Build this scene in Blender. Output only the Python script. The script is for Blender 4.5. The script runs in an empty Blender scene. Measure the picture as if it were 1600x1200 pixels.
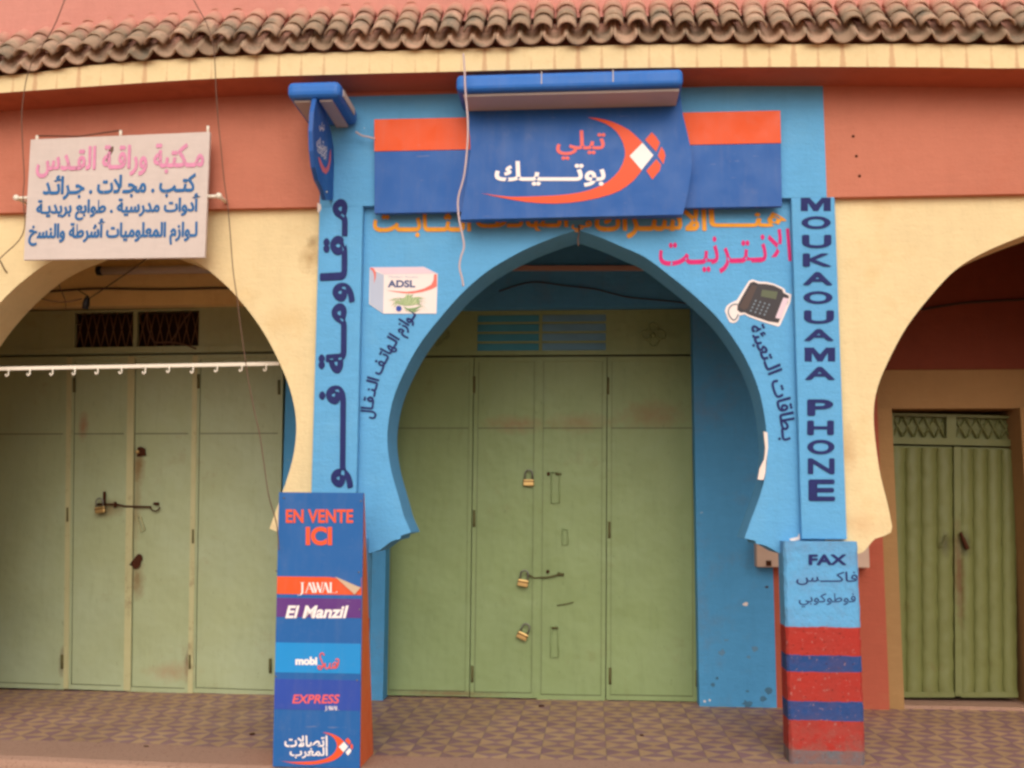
import bpy, bmesh, math, random, unicodedata
from mathutils import Vector
from mathutils.geometry import tessellate_polygon
random.seed(7)
R = math.radians
S = bpy.context.scene
COL = S.collection
# ------------------------------------------------------------------ camera, sky, sun, exposure
F = 1600.0; H = 1.45                       # focal length in photo pixels, eye height
TILT, YAW, ROLL = R(7.2), R(4.4), R(0.25)
fw = Vector((-math.sin(YAW)*math.cos(TILT), math.cos(YAW)*math.cos(TILT), math.sin(TILT)))
rt = Vector((math.cos(YAW), math.sin(YAW), 0)); up = rt.cross(fw)
rt, up = rt*math.cos(ROLL)+up*math.sin(ROLL), up*math.cos(ROLL)-rt*math.sin(ROLL)
cam = bpy.data.cameras.new('camera'); camo = bpy.data.objects.new('camera', cam); COL.objects.link(camo)
from mathutils import Matrix
camo.matrix_world = Matrix(((rt.x, up.x, -fw.x, 0), (rt.y, up.y, -fw.y, 0), (rt.z, up.z, -fw.z, H), (0, 0, 0, 1)))
cam.sensor_width = 36; cam.lens = 36*F/1600; cam.clip_end = 500; cam.clip_start = .05
cam.dof.use_dof = False
S.camera = camo
SUN_EL, SUN_AZ = 35, -14                   # high, from the street side, slightly left
w = bpy.data.worlds.new('World'); S.world = w; w.use_nodes = True
nt = w.node_tree; bg = nt.nodes['Background']
sky = nt.nodes.new('ShaderNodeTexSky'); sky.sky_type = 'NISHITA'; sky.sun_disc = False
sky.sun_elevation = R(SUN_EL); sky.sun_rotation = R(180+SUN_AZ); sky.dust_density = 4; sky.air_density = 1.5
hs = nt.nodes.new('ShaderNodeHueSaturation'); hs.inputs['Saturation'].default_value = .3
nt.links.new(sky.outputs[0], hs.inputs['Color']); nt.links.new(hs.outputs[0], bg.inputs[0])
bg.inputs[1].default_value = .15
sl = bpy.data.lights.new('sun', 'SUN'); sl.energy = 1.3; sl.angle = R(50); sl.color = (1, .9, .74)
so = bpy.data.objects.new('sun', sl); COL.objects.link(so)
sd = Vector((math.sin(R(SUN_AZ))*math.cos(R(SUN_EL)), -math.cos(R(SUN_AZ))*math.cos(R(SUN_EL)), math.sin(R(SUN_EL))))
so.rotation_euler = sd.to_track_quat('Z', 'Y').to_euler(); so.location = (0, -10, 20)
S.view_settings.view_transform = 'Standard'; S.view_settings.look = 'None'
S.view_settings.exposure = -0.08; S.view_settings.gamma = 1
S.cycles.filter_width = 2.8
S.cycles.max_bounces = 8; S.cycles.diffuse_bounces = 5

# ------------------------------------------------------------------ survey: photo pixel -> point on a surface
def ray(px, py): return fw + rt*((px-800)/F) + up*((600-py)/F)
def at(px, py, Y):
    """Y is a depth, or a function of z (leaning / bulging surfaces)"""
    d = ray(px, py)
    y = Y(2.0) if callable(Y) else Y
    for i in range(8 if callable(Y) else 1):
        s = y/d.y; p = Vector((d.x*s, y, H+d.z*s))
        if callable(Y): y = Y(p.z)
    return p
def pix(p):
    d = Vector(p)-Vector((0, 0, H)); k = d.dot(fw)
    return 800+F*d.dot(rt)/k, 600-F*d.dot(up)/k
def lerp(a, b, t): return a+(b-a)*t
def poly_at(xs, x):
    for (x0, y0), (x1, y1) in zip(xs, xs[1:]):
        if x <= x1: return y0+(y1-y0)*(x-x0)/(x1-x0)
    return xs[-1][1]

# ------------------------------------------------------------------ materials
def lin(c):
    return tuple((v/12.92 if v <= .04045 else ((v+.055)/1.055)**2.4) for v in c)+(1,)
def rgb(r, g, b, k=1.0):
    c = lin((r/255, g/255, b/255)); return (c[0]*k, c[1]*k, c[2]*k, 1)
class NT:
    def __init__(s, name):
        s.m = bpy.data.materials.new(name); s.m.use_nodes = True; s.t = s.m.node_tree
        s.b = s.t.nodes['Principled BSDF']; s.tc = None
    def n(s, k, **kw):
        x = s.t.nodes.new(k)
        for a, v in kw.items(): setattr(x, a, v)
        return x
    def l(s, a, b): s.t.links.new(a, b)
    def pos(s):
        if s.tc is None: s.tc = s.n('ShaderNodeNewGeometry')
        return s.tc.outputs['Position']
    def noise(s, scale, detail=4, rough=.6, stretch=None, off=(0, 0, 0)):
        mp = s.n('ShaderNodeMapping'); s.l(s.pos(), mp.inputs[0]); mp.inputs['Location'].default_value = off
        if stretch: mp.inputs['Scale'].default_value = stretch
        x = s.n('ShaderNodeTexNoise'); x.inputs['Scale'].default_value = scale; x.inputs['Detail'].default_value = detail
        x.inputs['Roughness'].default_value = rough; s.l(mp.outputs[0], x.inputs['Vector']); return x.outputs[0]
    def ramp(s, v, a, b, ca=(0, 0, 0, 1), cb=(1, 1, 1, 1)):
        x = s.n('ShaderNodeValToRGB'); s.l(v, x.inputs[0]); e = x.color_ramp.elements
        e[0].position = a; e[1].position = b; e[0].color = ca; e[1].color = cb; return x.outputs[0]
    def mix(s, f, a, b, mode='MIX'):
        x = s.n('ShaderNodeMix', data_type='RGBA', blend_type=mode)
        for i, v in ((0, f), (6, a), (7, b)):
            if isinstance(v, (int, float)): x.inputs[i].default_value = v
            elif isinstance(v, tuple): x.inputs[i].default_value = v
            else: s.l(v, x.inputs[i])
        return x.outputs[2]
    def math(s, op, a, b=None):
        x = s.n('ShaderNodeMath', operation=op)
        for i, v in ((0, a), (1, b)):
            if v is None: continue
            if isinstance(v, (int, float)): x.inputs[i].default_value = v
            else: s.l(v, x.inputs[i])
        return x.outputs[0]
    def bump(s, h, d=.01, strength=.5):
        x = s.n('ShaderNodeBump'); x.inputs['Strength'].default_value = strength; x.inputs['Distance'].default_value = d
        s.l(h, x.inputs['Height']); s.l(x.outputs[0], s.b.inputs['Normal'])
    def fin(s, col, rough=.8, spec=.3, metal=0):
        if isinstance(col, tuple): s.b.inputs['Base Color'].default_value = col
        else: s.l(col, s.b.inputs['Base Color'])
        if isinstance(rough, (int, float)): s.b.inputs['Roughness'].default_value = rough
        else: s.l(rough, s.b.inputs['Roughness'])
        s.b.inputs['Specular IOR Level'].default_value = spec; s.b.inputs['Metallic'].default_value = metal
        return s.m
def sc(c, k): return (c[0]*k, c[1]*k, c[2]*k, 1)
def stucco(name, c, dirt=None, amt=.35, bump=.35, var=.12, chips=None, spots=()):
    t = NT(name)
    a = t.mix(t.noise(1.3, 5), sc(c, 1-var), sc(c, 1+var))
    a = t.mix(t.math('MULTIPLY', t.ramp(t.noise(9, 6, .7), .45, .8), .25), a, sc(c, .75))
    a = t.mix(t.math('MULTIPLY', t.ramp(t.noise(2.2, 6, .7, (5, 5, .55), (2, 0, 4)), .5, .78), .3), a, sc(c, .78))      # rain streaks
    a = t.mix(t.math('MULTIPLY', t.ramp(t.noise(16, 4, .6, (.35, .35, 2.2), (1, 5, 0)), .5, .72), .18), a, sc(c, 1.22))  # brush passes
    if dirt:
        m = t.math('MULTIPLY', t.ramp(t.noise(2.4, 8, .72, off=(3, 1, 7)), .52, .72), amt)
        a = t.mix(m, a, dirt)
    if chips:
        m = t.math('MULTIPLY', t.ramp(t.noise(21, 5, .62, off=(9, 2, 5)), .715, .735), t.ramp(t.noise(1.1, 2, .5, off=(1, 8, 3)), .45, .6))
        a = t.mix(m, a, chips)
    a = stains(t, a, spots)
    h = t.math('ADD', t.noise(60, 4), t.math('MULTIPLY', t.noise(7, 4), 3.0))
    h = t.math('ADD', h, t.math('MULTIPLY', t.noise(24, 3, .6, (.4, .4, 2.0)), .8))
    t.bump(h, .008, bump)
    return t.fin(a, .92, .15)
def stains(t, a, spots):
    """soft-edged stains with their own place: (photo px, depth, radius x, radius z, colour, strength)"""
    for (px, py), Y, rx, rz, col, k in spots:
        p = at(px, py, Y); sp = t.n('ShaderNodeSeparateXYZ'); t.l(t.pos(), sp.inputs[0])
        dx = t.math('DIVIDE', t.math('SUBTRACT', sp.outputs[0], p.x), rx); dz = t.math('DIVIDE', t.math('SUBTRACT', sp.outputs[2], p.z), rz)
        d = t.math('SQRT', t.math('ADD', t.math('MULTIPLY', dx, dx), t.math('MULTIPLY', dz, dz)))
        d = t.math('ADD', d, t.math('MULTIPLY', t.math('SUBTRACT', t.noise(14, 5, .7), .5), 1.3))
        a = t.mix(t.math('MULTIPLY', t.ramp(d, .1, 1.0, (1, 1, 1, 1), (0, 0, 0, 1)), k), a, col)
    return a
def plain(name, c, rough=.5, spec=.3, var=.06, metal=0, scale=6, bump=0):
    t = NT(name); a = t.mix(t.noise(scale, 5), sc(c, 1-var), sc(c, 1+var))
    if bump: t.bump(t.noise(40, 3), .003, bump)
    return t.fin(a, rough, spec, metal)
def sheet(name, c, rough=.38, spec=.25, dust=rgb(150, 140, 140), k=.11):
    """printed or painted sheet: faded patches, dust runs, fine scratches"""
    t = NT(name); a = t.mix(t.noise(1.6, 5), sc(c, .9), sc(c, 1.1))
    a = t.mix(t.math('MULTIPLY', t.ramp(t.noise(3, 6, .7, (4, 4, .6)), .48, .8), k), a, dust)
    a = t.mix(t.math('MULTIPLY', t.ramp(t.noise(11, 6, .75), .56, .8), k), a, dust)
    a = t.mix(t.math('MULTIPLY', t.ramp(t.noise(26, 3, .6, (.25, 1, 2.4), (3, 3, 3)), .7, .73), .25), a, sc(dust, 1.3))
    t.bump(t.noise(3, 3), .01, .25)
    return t.fin(a, t.ramp(t.noise(6, 4), .35, .65, (rough, rough, rough, 1), (rough+.2, rough+.2, rough+.2, 1)), spec)
def painted_metal(name, c, rust, amt=.5, seed=0.0, fade=None, spots=()):
    t = NT(name)
    a = t.mix(t.noise(2.0, 5, off=(seed, 0, 0)), sc(c, .88), sc(c, 1.12))
    if fade: a = t.mix(t.math('MULTIPLY', t.ramp(t.noise(1.1, 4, .6, off=(seed, 4, 0)), .4, .7), .6), a, fade)
    a = t.mix(t.math('MULTIPLY', t.ramp(t.noise(3.5, 6, .7, (6, 6, .7), (seed, 0, 2)), .52, .8), .35), a, sc(c, .7))
    a = t.mix(t.math('MULTIPLY', t.ramp(t.noise(3.2, 8, .78, (1, 1, .9), (seed+5, 0, 9)), .58, .78), amt), a, rust)
    a = t.mix(t.math('MULTIPLY', t.ramp(t.noise(30, 4, .7, (1, 1, .35), (seed, 3, 3)), .62, .7), .45), a, sc(c, .55))
    a = stains(t, a, spots)
    t.bump(t.math('ADD', t.noise(2.2, 3), t.math('MULTIPLY', t.noise(40, 3), .03)), .05, .6)
    return t.fin(a, .5, .35)

C_BLUE = rgb(98, 164, 210)
C_CREAM = rgb(226, 202, 156)
C_SALM = rgb(190, 118, 96)
C_GREEN = rgb(132, 148, 98)
RUST = rgb(96, 50, 22)
M = {}
M['blue'] = stucco('blue_wall_paint', C_BLUE, rgb(118, 172, 204), .3, .4, .1, rgb(196, 206, 214))
M['blue_shaded'] = stucco('shaded_blue_paint', rgb(82, 150, 198), rgb(118, 116, 122), .35, .4, .14, rgb(176, 186, 196))  # same blue as the front wall, darkened: arcade shade put into the colour
M['cream'] = stucco('cream_wall_paint', C_CREAM, rgb(205, 165, 105), .35, spots=[((489, 378), 6.47, .05, .06, rgb(120, 84, 46), .55), ((485, 404), 6.47, .09, .11, rgb(150, 108, 62), .6), ((1325, 700), 6.47, .07, .2, rgb(190, 146, 104), .5), ((1345, 820), 6.47, .14, .1, rgb(206, 160, 116), .5), ((452, 500), 6.47, .2, .12, rgb(205, 170, 118), .4)])
M['salmon'] = stucco('salmon_wall_paint', C_SALM, rgb(178, 100, 76), .35)
M['salmon_up'] = stucco('upper_salmon_paint', rgb(204, 138, 124), rgb(194, 126, 112), .4)
M['salmon_pier'] = stucco('salmon_pier_paint', rgb(172, 88, 68), rgb(170, 110, 80), .5)
M['ochre'] = stucco('ochre_wall_paint', rgb(160, 122, 80), rgb(146, 108, 70), .4)
M['cream_old'] = stucco('old_cream_wall_paint', rgb(236, 208, 150), rgb(196, 156, 102), .5)
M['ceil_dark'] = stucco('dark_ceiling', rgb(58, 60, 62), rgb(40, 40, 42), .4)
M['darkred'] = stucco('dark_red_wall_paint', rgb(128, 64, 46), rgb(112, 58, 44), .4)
M['ceiling'] = stucco('grey_cement', rgb(160, 152, 142), rgb(80, 76, 70), .5)
M['soffit'] = stucco('soffit_paint', rgb(176, 98, 72), rgb(120, 60, 44), .4)
M['green'] = painted_metal('green_door_paint', C_GREEN, rgb(122, 104, 62), .4, 0, rgb(142, 158, 112), [((805, 663), 8.3, .30, .09, rgb(142, 106, 66), .6), ((905, 660), 8.3, .30, .10, rgb(142, 108, 68), .5), ((1020, 648), 8.3, .34, .14, rgb(138, 100, 62), .55), ((700, 1083), 8.3, .5, .03, rgb(120, 84, 56), .7)])
M['green_old'] = painted_metal('weathered_green_door_paint', rgb(158, 165, 126), rgb(138, 114, 82), .5, 3.3, rgb(168, 178, 148), [((216, 730), 8.3, .07, .2, rgb(120, 84, 40), .8), ((214, 905), 8.3, .08, .22, rgb(120, 84, 44), .7), ((170, 795), 8.3, .16, .1, rgb(120, 96, 60), .7), ((130, 665), 8.3, .05, .14, rgb(150, 84, 56), .6), ((212, 800), 8.3, .06, .4, rgb(130, 104, 60), .6), ((98, 1034), 8.3, .04, .14, RUST, .8), ((296, 1036), 8.3, .05, .16, RUST, .8), ((270, 1050), 8.3, .25, .1, rgb(160, 120, 86), .5), ((205, 1086), 8.3, 1.2, .035, rgb(96, 72, 44), .7)])
M['green_dark'] = painted_metal('olive_door_paint', rgb(112, 114, 66), rgb(110, 74, 36), .5, 6.1, None, [((1500, 900), 8.35, .05, .5, rgb(96, 54, 24), .8), ((1478, 850), 8.35, .06, .12, rgb(60, 50, 24), .7), ((1508, 850), 8.35, .07, .12, rgb(50, 40, 22), .7)])
M['edge'] = painted_metal('worn_green_edge_paint', rgb(178, 172, 128), RUST, .8, 8)
M['joint'] = painted_metal('dark_joint_paint', rgb(84, 84, 56), RUST, .6, 2)
M['seam'] = plain('rusty_seam_metal', rgb(92, 86, 52), .7, .2, .3)
M['rust'] = plain('rust', rgb(70, 38, 24), .9, .1, .4, scale=30)
M['darkvoid'] = plain('dark_inside', rgb(46, 30, 22), .9, .1, .3)
M['wire_mesh'] = plain('mesh_wire', rgb(130, 96, 66), .6, .3)
M['glass'] = plain('teal_louvre_glass', rgb(84, 158, 180), .12, .6, .15)
M['glass_pale'] = plain('pale_louvre_glass', rgb(124, 168, 192), .15, .6, .25, scale=3)
M['white'] = plain('white_paint', rgb(232, 220, 202), .5, .3)
M['board'] = stucco('white_board_paint', rgb(206, 190, 182), rgb(186, 168, 156), .35, .08, .05)
M['signblue'] = sheet('sign_blue_acrylic', rgb(36, 88, 160))
M['orange'] = sheet('sign_orange_acrylic', rgb(220, 80, 26))
M['orange_let'] = plain('orange_lettering', rgb(226, 84, 44), .4, .2, .04)
M['red_let'] = plain('coral_lettering', rgb(228, 92, 84), .4, .3, .04)
M['white_let'] = plain('white_lettering', rgb(240, 228, 224), .4, .3, .03)
M['navy'] = plain('navy_brush_paint', rgb(38, 44, 98), .7, .2, .25, scale=25)
M['gold'] = plain('gold_brush_paint', rgb(232, 156, 52), .7, .2, .2, scale=25)
M['magenta'] = plain('magenta_brush_paint', rgb(206, 44, 112), .7, .2, .2, scale=25)
M['pinkfade'] = plain('faded_pink_paint', rgb(214, 140, 170), .8, .2, .25, scale=18)
M['azure_let'] = plain('blue_sign_paint', rgb(48, 104, 158), .7, .2, .2, scale=25)
M['grey_under'] = plain('grey_diffuser', rgb(190, 176, 168), .6, .2)
M['lampblue'] = sheet('blue_lamp_housing', rgb(44, 108, 190))
M['standblue'] = sheet('stand_blue_sheet', rgb(26, 90, 156))
M['standorange'] = sheet('stand_orange_side', rgb(226, 104, 54))
M['purple'] = sheet('purple_strip', rgb(92, 44, 118))
M['cyan'] = sheet('cyan_strip', rgb(24, 134, 200))
M['indigo'] = sheet('indigo_strip', rgb(40, 70, 158))
M['paperback'] = plain('sticker_back', rgb(196, 168, 140), .6, .2)
M['red'] = stucco('red_pillar_paint', rgb(176, 56, 46), rgb(140, 62, 52), .6)
M['darkblue'] = stucco('dark_blue_pillar_paint', rgb(44, 78, 136), rgb(120, 112, 122), .6)
M['greyblue'] = stucco('worn_grey_blue_paint', rgb(104, 110, 118), rgb(136, 98, 86), .8)
M['brass'] = plain('brass', rgb(206, 170, 110), .32, .5, .15, .75, 30)
M['steel'] = plain('dull_steel', rgb(120, 116, 108), .4, .5, .1, .6)
M['black'] = plain('black_plastic', rgb(24, 22, 24), .5, .3)
M['cable'] = plain('grey_brown_cable', rgb(104, 76, 60), .6, .3)
M['cable_dark'] = plain('dark_cable', rgb(66, 48, 36), .6, .3)
M['cable_white'] = plain('dirty_white_cable', rgb(196, 172, 172), .6, .3)
M['box'] = plain('beige_metal_box', rgb(198, 166, 146), .6, .3, .1)
M['pinkstrip'] = plain('salmon_strip_paint', rgb(186, 150, 136), .8, .2)
M['scuff'] = plain('scuffed_undercoat', rgb(100, 138, 168), .9, .1, .2, scale=40)
M['grime'] = plain('grime_patch', rgb(74, 112, 138), .9, .1, .3, scale=40)
M['plaster'] = plain('bare_plaster', rgb(232, 214, 204), .9, .1)
M['st_white'] = plain('sticker_white', rgb(236, 218, 212), .4, .3, .03)
M['st_grey'] = plain('sticker_grey', rgb(176, 182, 200), .4, .3, .04)
M['st_lilac'] = plain('sticker_lilac', rgb(220, 194, 204), .4, .3, .04)
M['st_red'] = plain('sticker_red', rgb(222, 110, 96), .4, .3)
M['st_blue'] = plain('sticker_blue', rgb(50, 70, 120), .4, .3)
M['st_green'] = plain('sticker_green', rgb(122, 152, 100), .4, .3, .2, scale=60)
M['st_green2'] = plain('sticker_pale_green', rgb(190, 196, 150), .4, .3, .2, scale=60)
M['st_dark'] = plain('sticker_dark', rgb(48, 40, 44), .4, .3, .2, scale=50)
M['st_brown'] = plain('sticker_brown', rgb(72, 52, 46), .4, .3, .1)
M['st_olive'] = plain('sticker_olive', rgb(86, 92, 66), .4, .3, .05)
M['st_cord'] = plain('sticker_cord_grey', rgb(120, 134, 146), .4, .3, .05)

def mat_tiles():
    t = NT('weathered_clay_tile')
    rpi = t.tc or t.n('ShaderNodeNewGeometry'); t.tc = rpi
    a = t.ramp(rpi.outputs['Random Per Island'], 0, 1, rgb(200, 164, 140), rgb(160, 134, 112))
    a = t.mix(t.ramp(t.noise(10, 6, .7), .45, .75), a, rgb(146, 128, 106))
    a = t.mix(t.math('MULTIPLY', t.ramp(t.noise(5, 6, .7, off=(4, 4, 4)), .48, .66), .7), a, rgb(104, 104, 92))
    sp = t.n('ShaderNodeSeparateXYZ'); t.l(t.pos(), sp.inputs[0])
    yy = t.math('ADD', sp.outputs[1], t.math('MULTIPLY', t.math('SUBTRACT', t.noise(7, 4), .5), .10))
    mr = t.n('ShaderNodeMapRange'); t.l(yy, mr.inputs[0]); mr.inputs[1].default_value = 6.13+.05; mr.inputs[2].default_value = 6.13+.19
    a = t.mix(t.math('MULTIPLY', mr.outputs[0], .92), a, rgb(202, 142, 124))      # wall paint slopped over the upper rows
    t.bump(t.noise(70, 4), .004, .5)
    return t.fin(a, .95, .1)
M['tile'] = mat_tiles()
PITCH = .1475
def mat_fascia(x0):
    t = NT('cream_fascia_with_drips')
    sp = t.n('ShaderNodeSeparateXYZ'); t.l(t.pos(), sp.inputs[0])
    q = t.math('DIVIDE', t.math('SUBTRACT', sp.outputs[0], x0), PITCH)
    idx = t.math('ROUND', q)
    d = t.math('MULTIPLY', t.math('ABSOLUTE', t.math('SUBTRACT', q, idx)), PITCH)
    wn = t.n('ShaderNodeTexWhiteNoise', noise_dimensions='1D'); t.l(idx, wn.inputs['W'])
    wdt = t.math('MULTIPLY', t.math('POWER', wn.outputs[0], 1.6), .016)
    zz = t.math('MULTIPLY', t.math('SUBTRACT', sp.outputs[2], 4.28), -.06)
    wdt = t.math('ADD', wdt, zz)
    wdt = t.math('ADD', wdt, t.math('MULTIPLY', t.math('SUBTRACT', t.noise(40, 3), .5), .014))
    x = t.n('ShaderNodeMapRange'); t.l(t.math('SUBTRACT', wdt, d), x.inputs[0])
    x.inputs[1].default_value = -.006; x.inputs[2].default_value = .006
    c = C_CREAM
    a = t.mix(t.noise(2, 5), sc(c, .9), sc(c, 1.1))
    a = t.mix(t.math('MULTIPLY', t.ramp(t.noise(14, 6, .7), .5, .8), .3), a, rgb(200, 160, 110))
    a = t.mix(t.math('MULTIPLY', x.outputs[0], .5), a, rgb(184, 124, 92))
    t.bump(t.noise(50, 4), .005, .4)
    return t.fin(a, .9, .15)
def mat_floor(ox, oy, s=.2):
    t = NT('two_tone_cement_tiles')
    sp = t.n('ShaderNodeSeparateXYZ'); t.l(t.pos(), sp.inputs[0])
    u = t.math('DIVIDE', t.math('SUBTRACT', sp.outputs[0], ox), s); v = t.math('DIVIDE', t.math('SUBTRACT', sp.outputs[1], oy), s)
    fu = t.math('SUBTRACT', t.math('FRACT', u), .5); fv = t.math('SUBTRACT', t.math('FRACT', v), .5)
    au, av = t.math('ABSOLUTE', fu), t.math('ABSOLUTE', fv)
    par = t.math('MODULO', t.math('ABSOLUTE', t.math('ADD', t.math('FLOOR', u), t.math('FLOOR', v))), 2.0)
    sgn = t.math('SUBTRACT', 1.0, t.math('MULTIPLY', par, 2.0))
    side = t.n('ShaderNodeMapRange'); t.l(t.math('MULTIPLY', t.math('SUBTRACT', au, av), sgn), side.inputs[0])
    side.inputs[1].default_value = -.02; side.inputs[2].default_value = .02
    cb = t.n('ShaderNodeCombineXYZ'); t.l(t.math('FLOOR', u), cb.inputs[0]); t.l(t.math('FLOOR', v), cb.inputs[1])
    wn = t.n('ShaderNodeTexWhiteNoise'); t.l(cb.outputs[0], wn.inputs['Vector'])
    yel = t.mix(wn.outputs[0], rgb(172, 138, 104), rgb(188, 152, 116))
    pur = t.mix(wn.outputs[0], rgb(134, 100, 106), rgb(150, 114, 116))
    a = t.mix(side.outputs[0], yel, pur)
    g = t.math('MAXIMUM', au, av)
    a = t.mix(t.math('MULTIPLY', t.ramp(g, .475, .495), .5), a, rgb(100, 80, 70))
    a = t.mix(t.math('MULTIPLY', t.ramp(t.noise(1.6, 7, .7), .4, .75), .5), a, rgb(146, 112, 86))
    a = t.mix(t.math('MULTIPLY', t.ramp(t.noise(26, 5, .7), .5, .8), .35), a, rgb(104, 80, 66))
    t.bump(t.noise(30, 4), .003, .3)
    return t.fin(a, t.ramp(t.noise(5, 4), .3, .7, (.5, .5, .5, 1), (.8, .8, .8, 1)), .3)
def mat_ground(name, c, c2, speck):
    t = NT(name)
    a = t.mix(t.noise(1.2, 7, .65), c, c2)
    a = t.mix(t.ramp(t.noise(55, 5, .7), .56, .7), a, speck)
    t.bump(t.noise(40, 6, .7), .012, .6)
    return t.fin(a, .95, .1)
M['kerb'] = mat_ground('pinkish_kerb_cement', rgb(160, 126, 108), rgb(176, 140, 120), rgb(120, 88, 74))
M['street'] = mat_ground('dusty_street', rgb(166, 126, 98), rgb(188, 146, 114), rgb(110, 84, 66))

# ------------------------------------------------------------------ mesh builder
class MB:
    def __init__(s): s.v = []; s.f = []; s.mi = []; s.cur = 0; s.smooth = []; s.sm = False
    def add(s, vs, fs):
        o = len(s.v); s.v += [Vector(v) for v in vs]
        for f in fs: s.f.append([i+o for i in f]); s.mi.append(s.cur); s.smooth.append(s.sm)
        return s
    def quad(s, a, b, c, d): return s.add([a, b, c, d], [(0, 1, 2, 3)])
    def hexa(s, a, b):          # two 4-point loops (front, back)
        return s.add(list(a)+list(b), [(0, 1, 2, 3), (7, 6, 5, 4), (0, 4, 5, 1), (1, 5, 6, 2), (2, 6, 7, 3), (3, 7, 4, 0)])
    def box(s, x0, x1, y0, y1, z0, z1, bev=0, seg=2):
        if not bev:
            return s.hexa([(x0, y0, z0), (x1, y0, z0), (x1, y0, z1), (x0, y0, z1)], [(x0, y1, z0), (x1, y1, z0), (x1, y1, z1), (x0, y1, z1)])
        bm = bmesh.new(); bmesh.ops.create_cube(bm, size=1)
        for v in bm.verts: v.co = Vector((lerp(x0, x1, v.co.x+.5), lerp(y0, y1, v.co.y+.5), lerp(z0, z1, v.co.z+.5)))
        bmesh.ops.bevel(bm, geom=bm.edges[:], offset=bev, segments=seg, affect='EDGES', profile=.5)
        bm.verts.index_update(); s.add([v.co.copy() for v in bm.verts], [[v.index for v in f.verts] for f in bm.faces]); bm.free(); return s
    def pbox(s, px0, py0, px1, py1, Y, th):     # front face at depth Y spanning a surveyed rectangle
        a = [at(px0, py1, Y), at(px1, py1, Y), at(px1, py0, Y), at(px0, py0, Y)]
        return s.hexa(a, [p+Vector((0, th, 0)) for p in a])
    def qbox(s, q, u0, v0, u1, v1, dy0, dy1):   # q(u,v,dy)
        return s.hexa([q(u0, v1, dy0), q(u1, v1, dy0), q(u1, v0, dy0), q(u0, v0, dy0)], [q(u0, v1, dy1), q(u1, v1, dy1), q(u1, v0, dy1), q(u0, v0, dy1)])
    def prism(s, pts, off):                      # planar outline extruded by a vector
        n = len(pts); pts = [Vector(p) for p in pts]; off = Vector(off)
        tri = [list(t) for t in tessellate_polygon([pts])]
        fs = tri+[[i+n for i in reversed(t)] for t in tri]+[(i, i+n, (i+1) % n+n, (i+1) % n) for i in range(n)]
        return s.add(pts+[p+off for p in pts], fs)
    def flat(s, pts):
        tri = [list(t) for t in tessellate_polygon([pts])]; return s.add(pts, tri)
    def tube(s, path, r, n=8, cap=True):
        path = [Vector(p) for p in path]; rings = []; nrm = None; sm = s.sm; s.sm = True
        for i, p in enumerate(path):
            t = (path[min(i+1, len(path)-1)]-path[max(i-1, 0)]).normalized()
            if nrm is None: nrm = t.orthogonal().normalized()
            nrm = (nrm-t*nrm.dot(t)); nrm = nrm.normalized() if nrm.length > 1e-6 else t.orthogonal().normalized()
            b = t.cross(nrm); rr = r[i] if isinstance(r, (list, tuple)) else r
            rings.append([p+(nrm*math.cos(2*math.pi*k/n)+b*math.sin(2*math.pi*k/n))*rr for k in range(n)])
        fs = []
        for i in range(len(path)-1):
            for k in range(n): fs.append((i*n+k, i*n+(k+1) % n, (i+1)*n+(k+1) % n, (i+1)*n+k))
        if cap: fs += [tuple(reversed(range(n))), tuple(range((len(path)-1)*n, len(path)*n))]
        s.add([v for g in rings for v in g], fs); s.sm = sm; return s
    def build(s, name, mats, parent=None, fixn=True):
        me = bpy.data.meshes.new(name); o = bpy.data.objects.new(name, me); COL.objects.link(o)
        base = Vector(BASE.get(root_of(parent).name, (0, 0, 0))) if parent else Vector((0, 0, 0))
        me.from_pydata([v-base for v in s.v], [], s.f)
        for m in (mats if isinstance(mats, list) else [mats]): me.materials.append(M[m] if isinstance(m, str) else m)
        for p, i, sm in zip(me.polygons, s.mi, s.smooth): p.material_index = i; p.use_smooth = sm
        if fixn:
            bm = bmesh.new(); bm.from_mesh(me); bmesh.ops.recalc_face_normals(bm, faces=bm.faces[:]); bm.to_mesh(me); bm.free()
        if parent: o.parent = parent
        return o
BASE = {}
def root_of(o):
    while o.parent: o = o.parent
    return o
def tag(o, label=None, cat=None, group=None, kind=None):
    for k, v in (('label', label), ('category', cat), ('group', group), ('kind', kind)):
        if v: o[k] = v
    return o
def thing(name, label, cat, loc, group=None):
    o = bpy.data.objects.new(name, None); COL.objects.link(o); o.location = loc; BASE[o.name] = tuple(loc)
    o.empty_display_size = .1
    return tag(o, label, cat, group)
def copy_tree(o, parent=None):
    c = o.copy(); COL.objects.link(c)
    if parent: c.parent = parent
    for ch in list(o.children): copy_tree(ch, c)
    return c
def smooth(pts, n=6):                            # Catmull-Rom through points
    pts = [Vector(p) for p in pts]; out = []
    for i in range(len(pts)-1):
        p0, p1, p2, p3 = pts[max(i-1, 0)], pts[i], pts[i+1], pts[min(i+2, len(pts)-1)]
        for k in range(n):
            t = k/n
            out.append(.5*((2*p1)+(p2-p0)*t+(2*p0-5*p1+4*p2-p3)*t*t+(3*p1-p0-3*p2+p3)*t**3))
    return out+[pts[-1]]

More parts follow.
